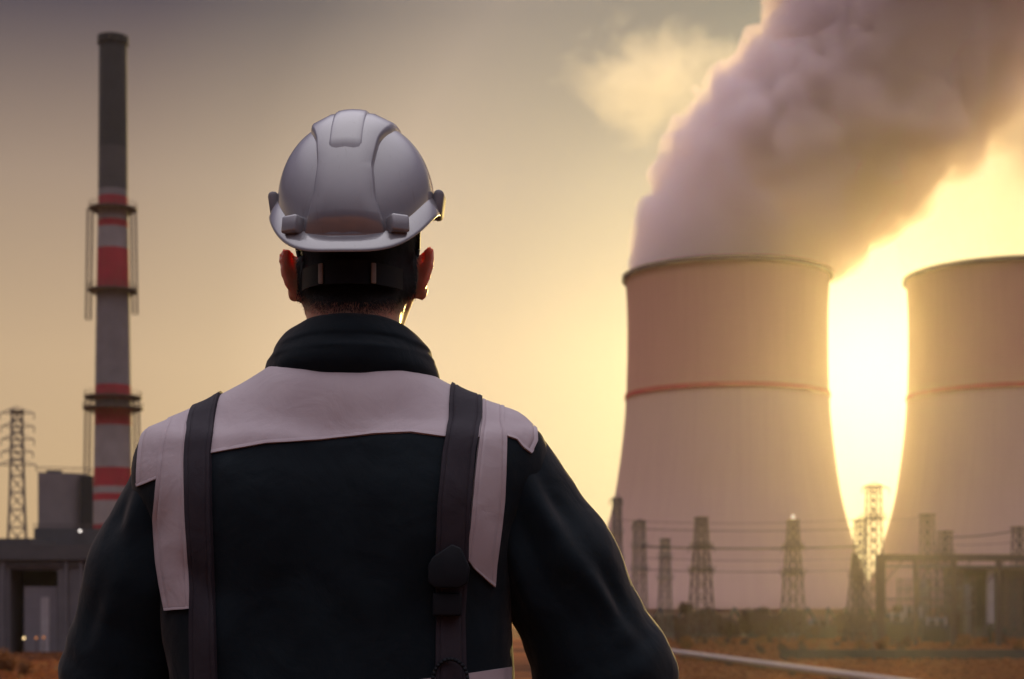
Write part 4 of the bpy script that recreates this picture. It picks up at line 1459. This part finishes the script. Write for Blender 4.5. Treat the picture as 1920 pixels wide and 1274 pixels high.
# open steel pipe rack behind the gantry
RK = 465.0; rs = RK / FPX
rk = empty('pipe_rack', ((1740 - 960) * rs, RK, GZ)); tag(rk, 'open steel pipe rack with many thin columns behind the gantry', 'pipe rack')
def rx(x): return (x - 1740) * rs
def rz_(y): return CAMZ + (HORIZ - y) * rs - GZ
for x in (1690, 1706, 1722, 1746, 1762, 1784, 1806, 1828):
    mb = MB()
    for yy in (0, 4.5): mb.tube((rx(x), yy, 0), (rx(x), yy, rz_(1072 + (x % 7) * 4)), .24, n=6)
    mb.tube((rx(x), 0, rz_(1110)), (rx(x), 4.5, rz_(1110)), .16, n=4)
    mb.build('column', M_STEEL, rk)
for y, r in ((1088, .16), (1104, .3), (1122, .16), (1138, .34), (1150, .2)):
    MB().tube((rx(1686), 0 if r < .25 else 2.2, rz_(y)), (rx(1832), 0 if r < .25 else 2.2, rz_(y)), r, n=10).build('pipe' if r > .25 else 'crossbeam', M_GALV if r > .25 else M_STEEL, rk, True, 40)
for x, h, r in ((1735, 1090, 1.1), (1815, 1096, 1.3)):
    MB().lathe([(.01, 0), (r, 0), (r, rz_(h) - .8), (r * .6, rz_(h)), (.01, rz_(h) + .1)], 18, (rx(x), 2.2, 0)).build('vessel', M_GALV, rk, True, 40)

# low wall and pale pipeline
w = MB(); WX0, WX1 = (1462 - 960) / FPX * 292, 190
w.box2((WX0, 291, GZ - 1), (WX1, 292, GZ + 2.0))
w = w.build('low_wall', M_DARKCONC); tag(w, 'long low dark wall across the dry grass at the lower right', 'wall')
pp = empty('pipeline', (31, 280, GZ)); tag(pp, 'pale insulated pipeline running diagonally over the dry grass', 'pipeline')
A = Vector((23.4, 360, GZ + 1.25)); Bq = Vector((44.9, 141, GZ + 1.25)); off_ = Vector((31, 280, GZ))
MB().tube(A - off_, Bq - off_, .5, n=20).build('pipe', M_PIPE, pp, True, 40)
for k in range(12):
    p = A.lerp(Bq, (k + .5) / 12) - off_
    mb = MB(); mb.box((p.x, p.y, .1), (1.1, .5, 1.1)); mb.box((p.x, p.y, .62), (1.7, .6, .14)); mb.build('pipe_support', M_DARKCONC, pp)

# ================================================================ left-hand plant
LD = 330.0; ls = LD / FPX
def lx(x, x0=0): return (x - x0) * ls
def lz(y): return CAMZ + (HORIZ - y) * ls - GZ
lb = empty('turbine_hall', (lx(60, 960), LD, GZ)); tag(lb, 'dark low industrial hall with a deep portal at the lower left', 'building')
def LX(x): return lx(x, 60)
zr = lz(1050)
mb = MB()
mb.box2((LX(-120), 0, 0), (LX(18), 24, zr)); mb.box2((LX(108), 0, 0), (LX(330), 24, zr)); mb.box2((LX(18), 0, lz(1068)), (LX(108), 24, zr)); mb.box2((LX(18), 9, 0), (LX(108), 24, lz(1068)))
mb.build('wall', M_CLAD, lb)
MB().box2((LX(-124), -1.2, zr + .003), (LX(334), 25, lz(1022))).build('parapet', M_CLADD, lb)
MB().box2((LX(-124), -.8, lz(1022) + .003), (LX(60), 25, lz(1010))).build('roof_slab', M_CLADD, lb)
MB().box2((LX(18) + .003, 8.6, 0), (LX(108) - .003, 8.99, lz(1068) - .003)).build('portal_back', M_DARK, lb)
d_ = MB().box2((LX(42), 1.2, 0), (LX(104), 1.7, lz(1100))).build('shutter_door', M_DOOR, lb)
MB().box2((LX(74), .9, .3), (LX(90), 1.19, lz(1120))).build('door_panel', M_PALEW, d_)
for xp in (-20, 4, 122, 150, 178, 206): MB().box2((LX(xp), -.7, 0), (LX(xp + 6), -.003, zr)).build('pilaster', M_CLAD, lb)
MB().box2((LX(-124), -.5, lz(1062)), (LX(334), -.003, zr - .01)).build('cornice', M_CLADD, lb)

BD2 = 350.0; q2 = BD2 / FPX
bo = empty('boiler_house', ((120 - 960) * q2, BD2, GZ), math.atan(840 / FPX)); tag(bo, 'tall grey boiler block between the lattice tower and the chimney', 'building')
def X2(x): return (x - 120) * q2
def Z2(y): return CAMZ + (HORIZ - y) * q2 - GZ
pts = []
x0, x1, dp = X2(73), X2(170), 20
poly = [(x0, 0)] + [(x1 - 5 + 5 * math.sin(a), 5 - 5 * math.cos(a)) for a in np.linspace(0, PI / 2, 9)] + [(x1, dp), (x0, dp)]
n_ = len(poly); zt2 = Z2(887)
v = [(x, y, 0) for x, y in poly] + [(x, y, zt2) for x, y in poly]
f = [(i, (i + 1) % n_, n_ + (i + 1) % n_, n_ + i) for i in range(n_)] + [tuple(range(n_ - 1, -1, -1)), tuple(range(n_, 2 * n_))]
link('wall', v, f, noise_mat('boiler_cladding', (.15, .125, .13), (.20, .17, .17), .2, .7), bo)
MB().box2((X2(150), -.9, 0), (X2(173), dp + 1, Z2(892))).build('shade_block', M_DARK, bo)  # added dark block covering the sunlit end; its colour stands in for shade
MB().box2((X2(88), 3, zt2 + .003), (X2(116), 12, Z2(880))).build('roof_vent', M_CLADD, bo)
mb = MB()
for i in range(14):
    xa = x0 + (x1 - x0) * i / 13; mb.tube((xa, .3, zt2), (xa, .3, zt2 + 1.1), .06, n=4)
mb.tube((x0, .3, zt2 + 1.1), (x1, .3, zt2 + 1.1), .07, n=4)
mb.build('roof_railing', M_STEEL, bo)
MB().box2((X2(66), -3, 0), (X2(190), -.003, Z2(992))).build('lower_tier', M_CLADD, bo)
mb = MB()
for i in range(20):
    xa = X2(66) + (X2(190) - X2(66)) * i / 19; mb.tube((xa, -2.8, Z2(992)), (xa, -2.8, Z2(985)), .07, n=4)
mb.tube((X2(66), -2.8, Z2(985)), (X2(190), -2.8, Z2(985)), .08, n=4)
mb.build('tier_railing', M_STEEL, bo)


def lamp_post(x, y, d, col, st, label, h0=None, r=.24, wallm=False):
    p = P(x, y, d)
    t = empty('floodlight' if wallm else 'lamp_post', (p.x, p.y, GZ if not wallm else p.z)); tag(t, label, 'lamp')
    em, nt_, b_, o_ = material('lamp_glow')
    b_.inputs['Emission Color'].default_value = (*col, 1); b_.inputs['Emission Strength'].default_value = st; b_.inputs['Base Color'].default_value = (*col, 1)
    z = p.z - GZ if not wallm else 0
    MB().lathe([(r * math.sin(PI * i / 8) + .001, -r * math.cos(PI * i / 8)) for i in range(9)], 12, (0, 0, z)).build('globe', em, t, True)
    if wallm: MB().box2((-.35, .3, -.45), (.35, 1.2, .45)).build('bracket', M_STEEL, t)
    else:
        MB().tube((0, 0, 0), (0, 0, z - r + .05), .12, .08, 8).build('post', M_STEEL, t, True, 40)


lamp_post(45, 1197, 322, (1, .72, .34), 2.0, 'lit warm round lamp before the dark hall at lower left')
lamp_post(68, 1197, 318, (1, .36, .08), .3, 'dim amber lamp right of the warm round one')
lamp_post(82, 1196, 321, (1, .36, .08), .3, 'second dim amber lamp, nearer the sleeve')
lamp_post(150, 996, 346, (1, .93, .85), 2.2, 'small white floodlight on the boiler block tier', r=.24, wallm=True)
po = tag(MB().tube((0, 0, 0), (0, 0, 5.0), .5, .45, 10).box((0, 0, 5.05), (1.6, 1.2, .5)).build('marker_post', M_DARK), 'stubby dark post before the pump house', 'post')
po.location = ((1857 - 960) / FPX * 410, 410, GZ)

# ================================================================ scrub and trees
def leaf_mat(name, c0, c1):
    m = noise_mat(name, c0, c1, 1.2, .8)
    nt = m.node_tree; b = nt.nodes['Principled BSDF']; o = nt.nodes['Material Output']
    tr = nt.nodes.new('ShaderNodeBsdfTranslucent'); mxs = nt.nodes.new('ShaderNodeMixShader'); mxs.inputs[0].default_value = .35
    src = b.inputs['Base Color'].links[0].from_socket
    nt.links.new(src, tr.inputs['Color']); nt.links.new(b.outputs[0], mxs.inputs[1]); nt.links.new(tr.outputs[0], mxs.inputs[2]); nt.links.new(mxs.outputs[0], o.inputs['Surface'])
    return m


M_LEAF = leaf_mat('dusky_leaves', (.05, .022, .022), (.105, .048, .042))
M_DRY = leaf_mat('dry_leaves', (.14, .06, .022), (.28, .12, .04))
M_BARK = noise_mat('bark', (.03, .022, .018), (.06, .045, .036), 4, .9)


def tree_proto(name, seed, H, W_, mat, nleaf, trunk=.35):
    rr = random.Random(seed)
    t = empty(name)
    mb = MB(); 
    top = Vector((rr.uniform(-.3, .3), rr.uniform(-.3, .3), H * .7))
    mb.tube((0, 0, -.7), top, trunk * .5, trunk * .12, 7)
    cl = []
    for k in range(9):
        a = rr.uniform(0, 2 * PI); z = H * rr.uniform(.15 if trunk < .3 else .35, .9); q = W_ * .5 * rr.uniform(.25, .8) * (1 - .4 * z / H)
        e = Vector((math.cos(a) * q, math.sin(a) * q, z)); st = top * (z / H * .6)
        mb.tube(st, e, trunk * .18, .03, 5); cl.append((e, W_ * rr.uniform(.14, .26)))
    mb.build('trunk', M_BARK, t, True, 60)
    v, f = [], []
    for _ in range(nleaf):
        c, r = rr.choice(cl)
        u = Vector((rr.gauss(0, 1), rr.gauss(0, 1), rr.gauss(0, .8))); u = u.normalized() * r * rr.random() ** .4
        p = c + u; s = rr.uniform(.16, .36) * (H / 6) ** .5
        a1 = Vector((rr.gauss(0, 1), rr.gauss(0, 1), rr.gauss(0, 1))).normalized(); a2 = a1.orthogonal().normalized()
        n0 = len(v); v += [p - a1 * s, p + a2 * s * .5, p + a1 * s, p - a2 * s * .5]; f.append((n0, n0 + 1, n0 + 2, n0 + 3))
    link('crown', v, f, mat, t)
    return t


protos = [tree_proto('tree', 11, 7.5, 7, M_LEAF, 1500), tree_proto('tree', 12, 5.5, 6.5, M_LEAF, 1300), tree_proto('tree', 13, 9, 6, M_LEAF, 1600)]
rr = random.Random(5)
LT = ['round dusky tree in the belt at the feet of the towers', 'low spreading dusky tree in the belt at the feet of the towers', 'taller narrow dusky tree in the belt at the feet of the towers']
spots = []
x = 1215
while x < 1800:
    spots.append((x + rr.uniform(-4, 4), rr.uniform(470, 535), rr.choice((0, 0, 1, 1, 2)))); x += rr.uniform(5, 11)
first = [True] * 3
for xp, d, k in spots:
    t = protos[k] if first[k] else copy_tree(protos[k]); first[k] = False
    t.location = ((xp - 960) / FPX * d, d, GZ + .0); t.rotation_euler = (0, 0, rr.uniform(0, 6.28)); s_ = rr.uniform(.65, 1.3); t.scale = (s_, s_, s_)
    tag(t, LT[k], 'tree', 'trees at the feet of the towers')
for k in range(3):
    if first[k]:
        protos[k].location = P(1500, 1196, 520); protos[k].location.z = GZ; tag(protos[k], LT[k], 'tree', 'trees at the feet of the towers')
sp = [tree_proto('shrub', 21, 2.4, 3.4, M_DRY, 700, .12), tree_proto('shrub', 22, 1.7, 2.6, M_DRY, 500, .12), tree_proto('shrub', 23, 3.0, 3.2, M_LEAF, 800, .14)]
LS = ['rusty dry shrub on the grass before the masts', 'small rusty dry shrub on the grass before the masts', 'dark brown shrub on the grass before the masts']
sf = [True] * 3
for i in range(46):
    xp = rr.uniform(1270, 1915); d = rr.uniform(330, 450); k = rr.choice((0, 1, 1, 2))
    t = sp[k] if sf[k] else copy_tree(sp[k]); sf[k] = False
    t.location = ((xp - 960) / FPX * d, d, GZ + .05); t.rotation_euler = (0, 0, rr.uniform(0, 6.28)); s_ = rr.uniform(.7, 1.3); t.scale = (s_, s_, s_)
    tag(t, LS[k], 'shrub', 'shrubs on the dry grass')
for i, (xp, yp, s_, l_) in enumerate(((18, 1268, 1.4, 'orange dry shrub at the very bottom left corner'), (46, 1272, 1.2, 'smaller orange dry shrub right of the corner one'))):
    t = copy_tree(sp[i]); d = 9.12 * FPX / (yp - HORIZ); t.location = ((xp - 960) / FPX * d, d, GZ); t.scale = (s_,) * 3
    tag(t, l_, 'shrub', 'shrubs at the lower left corner')

# dry grass tufts across the plain
v, f = [], []
for _ in range(9000):
    d = 190 + 330 * rr.random() ** 1.3; xp = rr.uniform(1180, 1960) if rr.random() < .75 else rr.uniform(-40, 260)
    x, y = (xp - 960) / FPX * d, d
    z = GZ + (.5 * noise.noise(Vector((x * .02, y * .02, 0)))) - .1
    for _k in range(3):
        a = rr.uniform(0, PI); w_ = rr.uniform(.3, .8); h = rr.uniform(.25, .75)
        n0 = len(v); cx, sx_ = math.cos(a) * w_, math.sin(a) * w_
        lx_, ly_ = rr.uniform(-.2, .2), rr.uniform(-.2, .2)
        v += [(x - cx, y - sx_, z), (x + cx, y + sx_, z), (x + cx * 1.3 + lx_, y + sx_ * 1.3 + ly_, z + h), (x - cx * 1.2 + lx_, y - sx_ * 1.2 + ly_, z + h * .8)]
        f.append((n0, n0 + 1, n0 + 2, n0 + 3))
gr = link('grass', v, f, leaf_mat('dry_grass', (.12, .042, .018), (.40, .15, .055)))
tag(gr, 'rust coloured dry grass tufts on the plain', 'grass', kind='stuff')

# ================================================================ pale cloud high on the left of the plume
def cloud():
    d = 2600.0; s = d / FPX
    c = P(1235, 148, d)
    G = SDF(c - Vector((185, 120, 130)), c + Vector((185, 120, 130)), 7.0)
    G.ell(c, (168, 90, 112), 1)
    I = np.argwhere(np.abs(G.F) < 30)
    G.F[I[:, 0], I[:, 1], I[:, 2]] += ((fbm(I * 7.0, .02, 3, 3) - .5) * 40).astype(np.float32)
    G.F[[0, -1]] = 5; G.F[:, [0, -1]] = 5; G.F[:, :, [0, -1]] = 5
    V, Q = G.mesh(); V = relax(V, Q, 2)
    c0 = V.mean(0); o = link_np('cloud', V - c0, Q, None)
    o.location = c0
    m, nt, b, out = material('cloud_vapour'); nt.nodes.remove(b)
    pv = nt.nodes.new('ShaderNodeVolumePrincipled'); pv.inputs['Color'].default_value = (.95, .92, .86, 1); pv.inputs['Anisotropy'].default_value = .45
    tc = nt.nodes.new('ShaderNodeTexCoord')
    mp = nt.nodes.new('ShaderNodeMapping'); mp.inputs['Scale'].default_value = (1 / 150, 1 / 82, 1 / 100); nt.links.new(tc.outputs['Object'], mp.inputs['Vector'])
    ln = nt.nodes.new('ShaderNodeVectorMath'); ln.operation = 'LENGTH'; nt.links.new(mp.outputs[0], ln.inputs[0])
    ns = N(nt, 'ShaderNodeTexNoise', Scale=.014, Detail=7, Roughness=.62, Distortion=.5); nt.links.new(tc.outputs['Object'], ns.inputs['Vector'])
    sb = nt.nodes.new('ShaderNodeMath'); sb.operation = 'SUBTRACT'; nt.links.new(ns.outputs['Fac'], sb.inputs[0])
    ml = nt.nodes.new('ShaderNodeMath'); ml.operation = 'MULTIPLY'; ml.inputs[1].default_value = .45; nt.links.new(ln.outputs['Value'], ml.inputs[0]); nt.links.new(ml.outputs[0], sb.inputs[1])
    rng = nt.nodes.new('ShaderNodeMapRange'); rng.inputs['From Min'].default_value = .10; rng.inputs['From Max'].default_value = .45; rng.inputs['To Max'].default_value = .011
    nt.links.new(sb.outputs[0], rng.inputs['Value']); nt.links.new(rng.outputs[0], pv.inputs['Density']); nt.links.new(pv.outputs[0], out.inputs['Volume'])
    o.data.materials.append(m)
    tag(o, 'small pale golden cloud left of the steam plume', 'cloud')


cloud()
